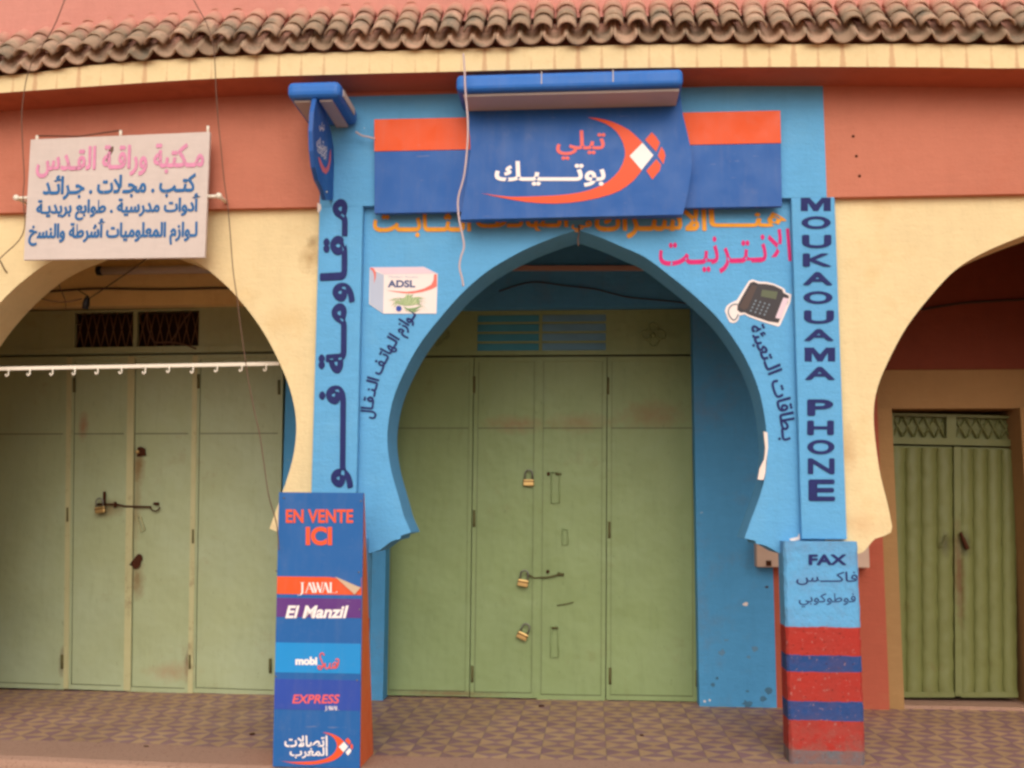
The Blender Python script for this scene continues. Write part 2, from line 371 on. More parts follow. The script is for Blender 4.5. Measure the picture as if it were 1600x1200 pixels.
# ------------------------------------------------------------------ lettering
FORMS = {}
for cp in list(range(0xFE70, 0xFEFD)):
    d = unicodedata.decomposition(chr(cp)).split()
    if len(d) >= 2 and d[0][0] == '<': FORMS[(''.join(chr(int(x, 16)) for x in d[1:]), d[0][1:-1])] = chr(cp)
def arabic(s):                                   # joined letter forms in visual (left to right) order
    u = []; i = 0
    while i < len(s):
        if s[i] == '\u0644' and i+1 < len(s) and s[i+1] in '\u0627\u0623\u0625\u0622': u.append(s[i:i+2]); i += 2
        else: u.append(s[i]); i += 1
    TAT = '\u0640'
    def dual(c): return c == TAT or (c, 'medial') in FORMS
    def joins(c): return c == TAT or (c, 'final') in FORMS
    out = []
    for k, c in enumerate(u):
        pv = k > 0 and dual(u[k-1]) and joins(c)
        nx = k+1 < len(u) and dual(c) and joins(u[k+1])
        f = 'medial' if pv and nx else 'final' if pv else 'initial' if nx else 'isolated'
        out.append(c if c == TAT else FORMS.get((c, f), FORMS.get((c, 'isolated'), c)))
    return ''.join(reversed(out))
def glyphs(s, bold=0.0, shear=0.0, res=5, spacing=1.0):
    cu = bpy.data.curves.new('lettering_curve', 'FONT'); cu.body = s; cu.size = 1; cu.offset = bold; cu.shear = shear
    cu.resolution_u = res; cu.space_character = spacing
    o = bpy.data.objects.new('lettering_curve', cu); COL.objects.link(o)
    dg = bpy.context.evaluated_depsgraph_get(); dg.update()
    me = bpy.data.meshes.new_from_object(o.evaluated_get(dg))
    v = [(p.co.x, p.co.y) for p in me.vertices]; f = [list(p.vertices) for p in me.polygons]
    bpy.data.objects.remove(o); bpy.data.curves.remove(cu); bpy.data.meshes.remove(me)
    par = list(range(len(v)))
    def fd(a):
        while par[a] != a: par[a] = par[par[a]]; a = par[a]
        return a
    for q in f:
        for a in q[1:]: par[fd(a)] = fd(q[0])
    ids = {}; lay = [ids.setdefault(fd(i), len(ids)) for i in range(len(v))]
    used = set(i for q in f for i in q)
    x0 = min(v[i][0] for i in used); x1 = max(v[i][0] for i in used); y0 = min(v[i][1] for i in used); y1 = max(v[i][1] for i in used)
    return [((x-x0)/(x1-x0), (y-y0)/(y1-y0)) for x, y in v], f, lay
def heavy(g, dx, dy):
    v, f, lay = g; V = []; Fc = []; L = []
    for i, (a, b) in enumerate(((0, 0), (1, 0), (-1, 0), (0, 1), (0, -1))):
        o = len(V); V += [(x*(1-2*dx)+dx+a*dx, y*(1-2*dy)+dy+b*dy) for x, y in v]; Fc += [[k+o for k in q] for q in f]; L += [i*6+(l % 6) for l in lay]
    return V, Fc, L
def letter(mb, g, fn):
    """fn(u,v)->world; letters overlapping at their joins are lifted by 0.2 mm steps so no two lie in one plane"""
    v, f, lay = g
    mb.add([fn(x, y)+Vector((0, -.00011*(lay[i] % 30), 0)) for i, (x, y) in enumerate(v)], f); return mb
def quadpx(tl, tr, br, bl, Y, lift=.002):
    """text box by its four surveyed corners"""
    def fn(u, v):
        x = lerp(lerp(bl[0], br[0], u), lerp(tl[0], tr[0], u), v); y = lerp(lerp(bl[1], br[1], u), lerp(tl[1], tr[1], u), v)
        return at(x, y, Y)+Vector((0, -lift, 0))
    return fn
def rectpx(x0, y0, x1, y1, Y, lift=.002): return quadpx((x0, y0), (x1, y0), (x1, y1), (x0, y1), Y, lift)
def alongpx(path, hgt, Y, lift=.002):
    """baseline polyline (u=0 -> first point), letters rise to the left of travel"""
    P = smooth([(x, y, 0) for x, y in path], 8); L = [0]
    for a, b in zip(P, P[1:]): L.append(L[-1]+(b-a).length)
    def fn(u, v):
        d = u*L[-1]; i = 0
        while i < len(P)-2 and L[i+1] < d: i += 1
        t = (d-L[i])/(L[i+1]-L[i]); p = P[i].lerp(P[i+1], t); tg = (P[i+1]-P[i]).normalized()
        n = Vector((tg.y, -tg.x, 0)); q = p+n*hgt*v
        return at(q.x, q.y, Y)+Vector((0, -lift, 0))
    return fn

# ------------------------------------------------------------------ depths
YA = 6.42      # wall band and pilasters
YB = 6.47      # recessed arch panels
YD = 8.30      # shutters
YP = 8.12      # piers between the shops
YW = 8.19      # wall over the shutters
CEIL = 3.66
ZB = 3.445     # foot of the wall band / top of the arch panels

# ------------------------------------------------------------------ ground
tile_edge = [(-20, 6.49), (-3.76, 6.49), (-2.87, 6.48), (-1.93, 6.38), (-1.2, 6.29), (-.47, 6.29), (.65, 6.31), (20, 6.31)]
kerb_edge = [(-20, 6.06), (-3.5, 6.03), (-1.92, 5.94), (0, 5.88), (20, 5.9)]
def strip(mb, top, bot, z0, z1, n=90):
    xs = [-18+36*i/n for i in range(n+1)]
    for a, b in zip(xs, xs[1:]):
        mb.quad((a, bot(a), z0), (b, bot(b), z0), (b, top(b), z1), (a, top(a), z1))
FC = ray(922, 1163); FC = FC*(-H/FC.z)     # centre of one tile
mb = MB(); strip(mb, lambda x: 9.2, lambda x: poly_at(tile_edge, x), 0, 0)
tag(mb.build('pavement', mat_floor(FC.x-.1, FC.y-.1), fixn=False), 'yellow and purple patterned cement tile pavement under the arcade', 'pavement', kind='structure')
mb = MB()
ke = lambda x: poly_at(kerb_edge, x)+.012*math.sin(x*3.1)+.008*math.sin(x*7.7)
te = lambda x: poly_at(tile_edge, x)
strip(mb, te, lambda x: ke(x)+.05, .006, .006)
strip(mb, lambda x: ke(x)+.05, lambda x: ke(x)+.012, -.008, .006)
strip(mb, lambda x: ke(x)+.012, ke, -.04, -.008)
strip(mb, ke, lambda x: ke(x)-.006, -.16, -.04)
strip(mb, te, lambda x: te(x)+.002, -.02, .006)
tag(mb.build('kerb', 'kerb', fixn=False), 'rounded pinkish cement kerb along the tiled pavement', 'kerb', kind='structure')
mb = MB(); mb.quad((-120, -120, -.15), (120, -120, -.15), (120, 40, -.15), (-120, 40, -.15))
tag(mb.build('street', 'street'), 'dusty street in front of the kerb', 'street', kind='structure')

rd = random.Random(12)
for px, py, r in ((846, 1104, .022), (395, 1148, .02), (228, 1168, .014), (1003, 1150, .012)):
    d = ray(px, py); c = d*(-H/d.z)+Vector((0, 0, H)); n = 7
    o = MB().prism([Vector((c.x+math.cos(6.283*k/n)*r*rd.uniform(.6, 1.3), c.y+math.sin(6.283*k/n)*r*rd.uniform(.6, 1.3), .001)) for k in range(n)], (0, 0, .008)).build('pebble', 'rust')
    tag(o, {846: 'dark pebble on the tiles at the foot of the middle shutter', 395: 'dark pebble on the tiles left of the blue stand', 228: 'small dark pebble near the kerb edge before the left shutter', 1003: 'small dark pebble in mid pavement left of the striped pillar'}[px], 'pebble', 'pebbles on the pavement')
# ------------------------------------------------------------------ the arcade building
B = thing('arcade_building', 'salmon and cream arcade building with horseshoe arches, blue middle bay and tiled eave', 'building', (0, 6.42, 0))
# arches as surveyed (photo pixels on the panel face)
ARC_C = [(642, 832), (636, 818), (631, 806), (623, 777), (612, 738), (606, 702), (606, 667), (615, 621), (634, 576), (661, 530), (706, 475), (738, 443), (770, 418), (820, 390), (868, 370), (903, 359),
         (936, 370), (971, 385), (1008, 402), (1046, 430), (1083, 460), (1118, 493), (1144, 526), (1167, 564), (1185, 607), (1195, 652), (1199, 699), (1196, 742), (1187, 776), (1174, 811), (1163, 841)]
def notch(tip, end, s):     # stepped foot of the horseshoe: small ledge, then a hollow curve
    (x0, y0), (x1, y1) = tip, end
    return [(lerp(x0, x1, a), lerp(y0, y1, b)) for a, b in ((0, 0), (.24, .14), (.27, .32), (.38, .36), (.5, .44), (.62, .62), (.76, .84), (1, 1))]
FOOT_LC = (579, 864); FOOT_CR = (1233, 868)
out_c = [(x, y) for x, y in notch((642, 832), FOOT_LC, 1)]
out_c2 = [(x, y) for x, y in notch((1163, 841), FOOT_CR, 1)]
def curve(p): return [(v.x, v.y) for v in smooth([(x, y, 0) for x, y in p], 4)]
apx = ARC_C.index((903, 359))
arc_c = curve(ARC_C[:apx+1])+curve(ARC_C[apx:])[1:]
def xz(px, Y): return [at(x, y, Y) for x, y in px]
X_PIL_L = (-1.769, -1.478); X_PIL_R = (1.279, 1.546)
def panel(name, mat, label, left, right, footl, footr, arc, ztop=ZB):
    pts = [Vector((left, YB, footl)), Vector((left, YB, ztop)), Vector((right, YB, ztop)), Vector((right, YB, footr))]+[Vector((p.x, YB, p.z)) for p in reversed(arc)]
    o = MB().prism(pts, (0, .34, 0)).build(name, mat, B); return tag(o, label)
arcw = xz(list(reversed(out_c))[:-1]+arc_c+out_c2[1:], YB)
XL = -1.62; XR = 1.43                            # panels butt behind the pilasters
P_BLUE = panel('arch_panel', 'blue', 'sky blue pointed arch panel with painted lettering', XL, XR, arcw[0].z, arcw[-1].z, arcw)
# left cream arch: right half surveyed, left half mirrored
HALF_L = [(191, 366), (228, 378), (262, 390), (300, 406), (329, 425), (366, 459), (406, 510), (437, 567), (456, 618), (463, 664), (459, 709), (448, 750), (441, 769), (432, 795), (421, 826)]
half = xz(curve(HALF_L)+notch((421, 826), (478, 866), -1)[1:], YB)
ax = half[0].x
arcl = [Vector((2*ax-p.x, p.y, p.z)) for p in reversed(half)]+half[1:]
# left flank as it shows in the photo, then mirrored foot
panel('arch_panel', 'cream', 'cream arch panel behind the white signboard', 2*ax-XL, XL, arcl[0].z, arcl[-1].z, arcl)
HALF_R = [(1348, 863), (1355, 856), (1362, 847), (1367, 842), (1382, 837), (1392, 832), (1394, 823), (1387, 788), (1376, 744), (1369, 699), (1365, 649), (1371, 606), (1391, 558), (1418, 509), (1457, 459), (1495, 420), (1540, 393), (1600, 368), (1660, 347)]
hr = [at(1335, 868, YB)]+xz(HALF_R[:6], YB)+xz(curve(HALF_R[6:]), YB)
axr = hr[-1].x
arcr = hr+[Vector((2*axr-p.x, p.y, p.z)) for p in reversed(hr[:-1])]
panel('arch_panel', 'cream', 'cream arch panel right of the striped pillar', XR, 2*axr-XR, arcr[0].z, arcr[-1].z, arcr)
x_far_l, x_far_r = 2*ax-XL, 2*axr-XR
MB().box(-9, x_far_l, YB, YB+.34, 0, ZB).build('end_wall', 'cream', B)
MB().box(x_far_r, 9, YB, YB+.34, 0, ZB).build('end_wall', 'cream', B)

# wall band over the arches, painted salmon - blue - salmon
ZS = 4.205
xb0, xb1 = -1.768, 1.50
MB().box(-9, xb0, YA, 6.80, ZB, ZS+.3).build('wall_band', 'salmon', B)
wb = MB().box(xb0, xb1, YA-.003, 6.80, ZB, ZS-.008).box(xb0, xb1, YA, 6.80, ZS-.008, ZS+.3); wb.mi = [0]*6+[1]*6
tag(wb.build('wall_band', ['blue', 'salmon'], B), 'blue painted stretch of wall band behind the shop sign')
MB().box(xb1, 9, YA, 6.80, ZB, ZS+.3).build('wall_band', 'salmon', B)
mb = MB()
for px, py in ((1333, 213), (1338, 244), (1343, 275)): p = at(px, py, YA); MB().tube([p+Vector((0, .02, 0)), p+Vector((0, -.004, 0))], .009, 8).build('bolt', 'rust', B)
# pilasters
def pilaster(x0, x1, zt, zb, label):
    o = MB().box(x0, x1, YA-.004, YB+.02, zb, zt, .006).build('pilaster', 'blue', B); return tag(o, label)
PL = pilaster(*X_PIL_L, ZB, 1.31, 'blue pilaster with navy brush lettering read downwards')
PR = pilaster(X_PIL_R[0], X_PIL_R[1]+.003, ZB, 1.302, 'blue pilaster with stacked navy capital letters')
# pedestals
ZST = [at(1285, y, YA-.07).z for y in (846, 980, 1024, 1050, 1096, 1126, 1173)]
def mat_bands():
    t = NT('hand_painted_bands'); sp = t.n('ShaderNodeSeparateXYZ'); t.l(t.pos(), sp.inputs[0])
    z = t.math('ADD', sp.outputs[2], t.math('MULTIPLY', t.math('SUBTRACT', t.noise(9, 4), .5), .022))
    red, blu = rgb(168, 54, 46), rgb(44, 74, 128)
    a = C_BLUE
    def step(a, zt, col):
        m = t.n('ShaderNodeMapRange'); t.l(z, m.inputs[0]); m.inputs[1].default_value = zt-.003; m.inputs[2].default_value = zt+.003
        m.inputs[3].default_value = 1; m.inputs[4].default_value = 0; return t.mix(m.outputs[0], a, col)
    for zt, col in zip(ZST[1:], (red, blu, red, blu, red, rgb(104, 106, 112))): a = step(a, zt, col)
    a = t.mix(t.math('MULTIPLY', t.ramp(t.noise(6, 6, .7), .45, .75), .3), a, rgb(120, 70, 62))
    low = t.n('ShaderNodeMapRange'); t.l(sp.outputs[2], low.inputs[0]); low.inputs[1].default_value = .9; low.inputs[2].default_value = .72
    chip = t.math('MULTIPLY', t.ramp(t.noise(34, 5, .7), .60, .66), low.outputs[0])
    a = t.mix(t.math('MULTIPLY', chip, .55), a, rgb(168, 128, 122))
    dark = t.math('MULTIPLY', t.ramp(t.noise(48, 3, .6, off=(2, 2, 2)), .64, .68), low.outputs[0])
    a = t.mix(t.math('MULTIPLY', dark, .6), a, rgb(70, 36, 34))
    wl_ = t.n('ShaderNodeMapRange'); t.l(sp.outputs[2], wl_.inputs[0]); wl_.inputs[1].default_value = .30; wl_.inputs[2].default_value = .0
    worn = t.math('MULTIPLY', t.ramp(t.noise(11, 6, .75, off=(7, 0, 1)), .40, .62), wl_.outputs[0])
    a = t.mix(worn, a, rgb(132, 92, 84))
    t.bump(t.math('ADD', t.noise(50, 4), t.math('MULTIPLY', t.noise(8, 4), 3.0)), .009, .5)
    return t.fin(a, .9, .15)
M['bands'] = mat_bands()
def pedestal(x0, x1, label):
    m = MB(); rd = random.Random(int(x0*100)); n = 40; rings = []
    for k in range(n+1):
        z = ZST[0]*k/n; j = lambda: rd.uniform(-.0025, .0025); b = .012+rd.uniform(-.003, .006)
        rings.append([(x0+b, YA-.07+j()*.4, z), (x1-b, YA-.07+j()*.4, z), (x1+j(), YA-.07+b, z), (x1, YA+.12, z), (x0, YA+.12, z), (x0+j(), YA-.07+b, z)])
    fs = [(k*6+i, k*6+(i+1) % 6, (k+1)*6+(i+1) % 6, (k+1)*6+i) for k in range(n) for i in range(6)]
    m.add([v for r_ in rings for v in r_], fs+[tuple(reversed(range(6))), tuple(range(n*6, n*6+6))])
    MB().box(x0+.05, x1-.05, YA+.12, YA+.39, 0, ZST[0]+.1).build('pillar_core', 'blue', B)
    return tag(m.build('pedestal', 'bands', B), label)
pw = at(1229, 900, YA-.07).x, at(1345, 900, YA-.07).x
PDR = pedestal(pw[0]-.012, pw[1]-.012, 'pillar foot with red and dark blue stripes and navy fax lettering')
pc = (X_PIL_L[0]+X_PIL_L[1])/2
PDL = pedestal(pc-.232, pc+.222, 'striped pillar foot half hidden by the blue stand')
# far pillars outside the picture
for xc, lb in ((x_far_l-.1, 0), (x_far_r+.1, 0)): pass

# cornice: slab with a cream fascia, slightly bowed as in the photo
YF = 6.13
FT = [(0, 119), (100, 107), (150, 101.5), (262, 93), (336, 89), (450, 84), (600, 80), (700, 77), (820, 73.5), (960, 70.5), (1100, 69), (1300, 69), (1450, 68.5), (1600, 70)]
FB = [(0, 145), (100, 138), (200, 131), (300, 124.5), (400, 120), (560, 115.5), (700, 112), (840, 108.5), (960, 106.5), (1100, 105), (1300, 104.3), (1460, 105), (1600, 106.5)]
def prof(P):
    w_ = [at(x, y, YF) for x, y in P]; q = [(p.x, p.z) for p in w_]
    return [(-9, q[0][1]-.10), (-5.5, q[0][1]-.07)]+q+[(4.2, q[-1][1]-.03), (9, q[-1][1]-.06)]
fas_top, fas_bot = prof(FT), prof(FB)
def sm1(xs):
    P = smooth([(x, y, 0) for x, y in xs], 8); return lambda x: poly_at([(p.x, p.y) for p in P], x)
ftop, fbot = sm1(fas_top), sm1(fas_bot)
mb = MB(); n = 120
xs = [-8.9+17.8*i/n for i in range(n+1)]
for a, b in zip(xs, xs[1:]):
    mb.quad((a, YF, fbot(a)), (b, YF, fbot(b)), (b, YF, ftop(b)), (a, YF, ftop(a)))
    mb.quad((a, YF, ftop(a)), (b, YF, ftop(b)), (b, 6.6, ftop(b)), (a, 6.6, ftop(a)))
    mb.cur = 1
    mb.quad((a, YF, fbot(a)), (b, YF, fbot(b)), (b, 6.6, fbot(b)), (a, 6.6, fbot(a))); mb.cur = 0
px0 = at(685, 80, YF).x
mb.build('cornice', [mat_fascia(px0), 'soffit'], B, fixn=False)
# tiled eave
SL = Vector((0, math.cos(R(47)), math.sin(R(47)))); NRM = Vector((0, -SL.z, SL.y))
mb = MB()
def trough(x, s0, s1, r, th, sgn, lift0, lift1, mbq, yaw=0):
    """half-round clay tile along the slope: sgn +1 = cover, -1 = pan"""
    nseg = 9; vs = []
    for s, lf in ((s0, lift0), (s1, lift1)):
        for rr in (r, r-th):
            for k in range(nseg+1):
                a = math.pi*(.06+.88*k/nseg)
                c = Vector((x+yaw*(s-s0), YF-.02, ftop(x)))+SL*s+NRM*(lf)
                vs.append(c+Vector((math.cos(a)*rr, 0, 0))+NRM*(sgn*math.sin(a)*rr))
    m = nseg+1; fs = []
    for k in range(nseg):
        fs += [(k, k+1, 2*m+k+1, 2*m+k), (m+k+1, m+k, 3*m+k, 3*m+k+1), (k+1, k, m+k, m+k+1), (2*m+k, 2*m+k+1, 3*m+k+1, 3*m+k)]
    fs += [(0, 2*m, 3*m, m), (nseg, m+nseg, 3*m+nseg, 2*m+nseg)]
    mbq.sm = True; mbq.add(vs, fs); mbq.sm = False
j0 = int((-8.6-px0)/PITCH)
for j in range(j0, int((8.6-px0)/PITCH)):
    x = px0+j*PITCH
    jt = lambda a: random.uniform(-a, a)
    trough(x+jt(.005), jt(.014)-.01, .62, .0755+jt(.001), .011, -1, .078, .078, mb)
    xc = x+PITCH/2; drop = jt(.016)
    for k in range(4):
        s = .05+.145*k+drop+(.05 if random.random() < .06 and k == 0 else 0)
        trough(xc+jt(.006), s+jt(.012), s+.19, .066+jt(.002), .012, 1, .058+.012+jt(.003), .050, mb, jt(.03))
mb.build('tiled_eave', 'tile', B, fixn=False)
MB().box(-9, 9, YF+.215, YF+.8, 4.42, 8.0).build('upper_wall', 'salmon_up', B)
mb = MB()
for a, b in zip(xs, xs[1:]):
    pa, pb = Vector((a, YF-.02, ftop(a)))+SL*.30+NRM*.06, Vector((b, YF-.02, ftop(b)))+SL*.30+NRM*.06
    mb.quad(pa, pb, pb+SL*.2, pa+SL*.2)
mb.build('mortar_bed', 'salmon_up', B, fixn=False)
# closes the eave; its dark colour stands in for shade between the tiles
mb = MB()
for a, b in zip(xs, xs[1:]):
    p = [Vector((a, YF-.02, ftop(a)+.0))+SL*.24, Vector((b, YF-.02, ftop(b)+.0))+SL*.24]
    mb.quad(p[0], p[1], p[1]+SL*.4, p[0]+SL*.4)
mb.build('eave_shade_board', 'darkvoid', B, fixn=False)

# arcade inside
xlp, xrp = at(434, 1000, YP).x, at(600, 1000, YP).x
x1, x2, x3 = at(1091, 1000, YP).x, at(1211, 1000, YP).x, at(1386, 1000, YP).x
tag(MB().box(xlp, xrp, YP, 9.0, 0, CEIL).build('pier', 'blue_shaded', B), 'blue pier behind the left pillar')
tag(MB().box(x1, x2, YP, 9.0, 0, CEIL).build('pier', 'blue_shaded', B), 'scuffed blue pier beside the middle shutter')
tag(MB().box(x2, x3, YP+.004, 9.0, 0, CEIL).build('pier', 'salmon_pier', B), 'salmon half of the right pier')
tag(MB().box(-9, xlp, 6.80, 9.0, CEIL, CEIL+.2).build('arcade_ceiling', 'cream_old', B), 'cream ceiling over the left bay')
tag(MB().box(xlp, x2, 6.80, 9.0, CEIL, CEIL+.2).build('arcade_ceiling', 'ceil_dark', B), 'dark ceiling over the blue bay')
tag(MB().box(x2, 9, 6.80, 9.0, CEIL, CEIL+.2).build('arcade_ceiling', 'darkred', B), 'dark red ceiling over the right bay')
zt_c = at(900, 484, YD).z; zt_l = at(250, 481, YD).z
MB().box(-9, xlp, YW, 9.0, zt_l, CEIL).build('back_wall', 'cream_old', B)
tag(MB().box(xrp, x1, YW, 9.0, zt_c, CEIL).build('back_wall', 'blue_shaded', B), 'blue wall above the middle shutter')
MB().pbox(700, 415, 1100, 422, YW-.03, .03).build('ceiling_moulding', 'pinkstrip', B)
zr1 = at(1450, 577, YW).z; zr2 = at(1450, 640, YD).z
tag(MB().box(x3, 9, YW, 9.0, zr1, CEIL).build('back_wall', 'darkred', B), 'dark red wall above the right shutter')
tag(MB().box(x3, 9, YW+.02, 9.0, zr2, zr1).build('lintel', 'ochre', B), 'ochre lintel over the right shutter')
xd0, xd1 = at(1391, 900, YD+.08).x, at(1590, 900, YD+.08).x
for q0, q1 in ((x3, xd0), (xd1, xd1+.12)): MB().box(q0, q1, YP+.03, 9, 0, zr2).build('door_jamb', 'ochre', B)
MB().box(xd1+.12, 9, YW, 9.0, 0, zr2).build('back_wall', 'salmon_pier', B)
MB().box(x3, xd1+.12, YP+.06, 8.7, -.02, .025).build('threshold', 'kerb', B)
xld = at(-42, 1072, YD).x
MB().box(-9, xld, YW, 9.0, 0, zt_l).build('back_wall', 'cream_old', B)
rd = random.Random(21)
def flake(px, py, r, mat, Y=YP):
    c = at(px, py, Y); n = rd.randint(8, 12); e = rd.uniform(.4, 1.0)
    MB().prism([c+Vector((math.cos(2*math.pi*k/n)*r*rd.uniform(.5, 1.2), -.0015, math.sin(2*math.pi*k/n)*r*e*rd.uniform(.5, 1.2))) for k in range(n)], (0, .01, 0)).build('paint_flake', mat, B)
for px, py, r, mt in ((1165, 944, .022, 'plaster'), (1101, 1096, .012, 'plaster'), (1109, 1094, .010, 'plaster'), (1198, 917, .018, 'rust'), (1128, 1020, .03, 'scuff'), (1180, 1014, .03, 'scuff'), (1170, 1027, .02, 'scuff'),
                      (1200, 1078, .035, 'grime'), (1192, 1092, .03, 'grime'), (1168, 1100, .04, 'grime'), (1114, 1070, .02, 'grime'), (1120, 1060, .015, 'grime'), (1168, 1080, .015, 'grime'), (1135, 1000, .02, 'scuff')):
    flake(px, py, r, mt)
# side walls closing the arcade ends
MB().box(-9.4, 9.4, 9.0, 9.2, -.2, CEIL+.3).build('added_rear_wall', 'darkvoid', B)  # unseen, added to stop sky light leaking round the shutter leaves
for q0, q1 in ((-9.2, -9), (9, 9.2)): MB().box(q0, q1, 6.47, 9, 0, CEIL).build('side_wall', 'cream', B)

# ------------------------------------------------------------------ shutters
def quad_fn(tl, tr, br, bl, Y):
    W = [at(*p, Y) for p in (tl, tr, br, bl)]
    def q(px, py, dy):          # bilinear in photo pixels of the nominal rectangle
        pass
    def fn(u, v, dy=0):
        a = W[0].lerp(W[1], u); b = W[3].lerp(W[2], u); p = a.lerp(b, v); return p+Vector((0, dy, 0))
    return fn
def frame_bars(m, q, u0, v0, u1, v1, tu, tv, d0, d1):
    m.qbox(q, u0, v0, u0+tu, v1, d0, d1); m.qbox(q, u1-tu, v0, u1, v1, d0, d1)
    m.qbox(q, u0+tu, v0, u1-tu, v0+tv, d0, d1); m.qbox(q, u0+tu, v1-tv, u1-tu, v1, d0, d1)
def hinge(px, py, Y, parent, h=16):
    p = at(px, py-h, Y); r = at(px, py+h, Y); return MB().tube([p, r], .012, 8).build('hinge', 'seam', parent)

def leaf(name, mat, q, parent, u0, u1, v0, v1, vw, label=None, edge=.003):
    m = MB(); g = edge/2
    m.qbox(q, u0+g, v0, u1-g, v1, 0, .04)
    tu = .013; tv = .011
    frame_bars(m, q, u0+g, v0, u1-g, v1, tu, tv, -.012, .001)
    m.cur = 1; e = .0014
    m.qbox(q, u0+g+tu, vw-.0011, u1-g-tu, vw+.0011, -.002, .001)           # weld across the sheet
    for a, b, c, d in ((u0+g+tu, v0+tv, u0+g+tu+e, v1-tv), (u1-g-tu-e, v0+tv, u1-g-tu, v1-tv), (u0+g+tu+e, v1-tv-.002, u1-g-tu-e, v1-tv)):
        m.qbox(q, a, b, c, d, -.001, .002)                                  # dark line inside the angle frame, sets off the bars
    o = m.build(name, [mat, 'joint'], parent)
    return tag(o, label)
def shutter(label): 
    o = bpy.data.objects.new('shop_shutter', None); COL.objects.link(o); o.parent = B; o.empty_display_size = .1; return tag(o, label)
# middle
D = shutter('green four leaf folding metal shutter under the blue arch')
x_l = -1.652
qtl = pix((x_l, YD, zt_c)); qbl = pix((x_l, YD, at(602, 1088, YD).z))
qc = quad_fn(qtl, (1089, 483), (1090, 1097), qbl, YD)
def uv_of(px, py, tl, tr, br, bl):
    # inverse bilinear by iteration
    u = v = .5
    for i in range(12):
        x = lerp(lerp(tl[0], tr[0], u), lerp(bl[0], br[0], u), v); y = lerp(lerp(tl[1], tr[1], u), lerp(bl[1], br[1], u), v)
        u += (px-x)/(tr[0]-tl[0]); v += (py-y)/(bl[1]-tl[1])
    return u, v
cq = (qtl, (1089, 483), (1090, 1097), qbl)
U = lambda px, py=800: uv_of(px, py, *cq)[0]
V = lambda py, px=845: uv_of(px, py, *cq)[1]
vt = V(559); us = [0, U(740), U(843), U(950), 1]; vw = V(675)
for i in range(4): leaf('door_leaf', 'green', qc, D, us[i], us[i+1], vt+.004, 1-(.004, .003, .0, .002)[i], vw)
m = MB(); m.qbox(qc, .002, vt-.01, .998, .995, .042, .06); m.build('back_sheet', 'joint', D)
m = MB(); m.qbox(qc, us[2]-.012, vt+.006, us[2]+.006, .996, -.019, -.0125); m.build('closing_flange', 'green', D)
# transom with two louvred windows
m = MB(); wl = (U(748, 520), U(845, 520), U(850, 520), U(949, 520)); v0, v1 = V(490), V(553)
m.qbox(qc, 0, 0, wl[0], vt-.002, 0, .04); m.qbox(qc, wl[3], 0, 1, vt-.002, 0, .04)
m.qbox(qc, wl[0], 0, wl[3], v0, 0, .04); m.qbox(qc, wl[0], v1, wl[3], vt-.002, 0, .04); m.qbox(qc, wl[1], v0, wl[2], v1, 0, .04)
frame_bars(m, qc, 0, 0, 1, vt-.002, .012, .012, -.006, .002)
m.build('transom_panel', 'green', D)
for a, b, mt in ((wl[0], wl[1], 'glass'), (wl[2], wl[3], 'glass_pale')):
    m = MB()
    for k in range(4):
        t0, t1 = lerp(v0, v1, k/4), lerp(v0, v1, (k+1)/4-.035)
        m.hexa([qc(a, t1, .012), qc(b, t1, .012), qc(b, t0, .034), qc(a, t0, .034)], [qc(a, t1, .02), qc(b, t1, .02), qc(b, t0, .042), qc(a, t0, .042)])
    w_ = m.build('louvre_window', mt, D)
    m = MB()
    for k in (1, 2, 3): t0 = lerp(v0, v1, k/4); m.qbox(qc, a, t0-.004, b, t0+.0015, .004, .011)
    m.build('louvre_rail', 'green', D)
    m = MB(); m.qbox(qc, a, v0, b, v1, .3, .32); m.build('dark_backing', 'darkvoid', D)
# wrought flower ornaments
for px, py in ((1021, 523), (683, 523)):
    m = MB(); c = at(px, py, YD-.012)
    for k in range(4):
        a = k*math.pi/2; cc = c+Vector((math.cos(a)*.062, 0, math.sin(a)*.062))
        m.tube([cc+Vector((math.cos(t*math.pi/8)*.036, 0, math.sin(t*math.pi/8)*.036)) for t in range(17)], .006, 6)
        m.tube([c, c+Vector((math.cos(a+.785)*.07, 0, math.sin(a+.785)*.07))], .005, 6)
    m.tube([c+Vector((0, .008, 0)), c+Vector((0, -.008, 0))], .018, 10)
    m.build('flower_ornament', 'green', D)
for px, py in ((741, 601), (741, 810), (738, 1053), (950, 603), (952, 828), (953, 1056), (1089, 830), (1089, 1060), (603, 1052)): hinge(px, py, YD-.008, D, 13)
# bolts, hasps
m = MB()
for x0, y0, x1, y1, wd in ((862, 738, 874, 786, 1), (879, 827, 887, 851, 1), (861, 979, 872, 1027, 1)):
    r = [at(a, b, YD-.012) for a, b in ((x0, y0), (x1, y0), (x1, y1), (x0, y1))]
    MB().tube(r+[r[0]], .006, 6).build('hasp_plate', 'green', D)
m = MB(); m.tube([at(822, 896, YD-.022), at(835, 903, YD-.022), at(855, 902, YD-.022), at(876, 897, YD-.022)], .007, 6)
m.build('sliding_bolt', 'seam', D)
for x0, y0, x1, y1, rr in ((871, 896, 881, 898, .012), (868, 740, 877, 741, .009), (862, 981, 872, 981, .009)): MB().tube([at(x0, y0, YD-.016), at(x1, y1, YD-.016)], rr, 6).build('bolt_staple', 'seam', D)
MB().tube([at(870, 946, YD-.012), at(884, 944, YD-.012), at(896, 941, YD-.012)], .004, 6).build('pull_wire', 'seam', D)
m = MB()
for px, py in ((857, 740), (856, 893)): MB().tube([at(px, py, YD-.006), at(px, py, YD-.022)], .014, 10).build('keyhole', 'rust', D)
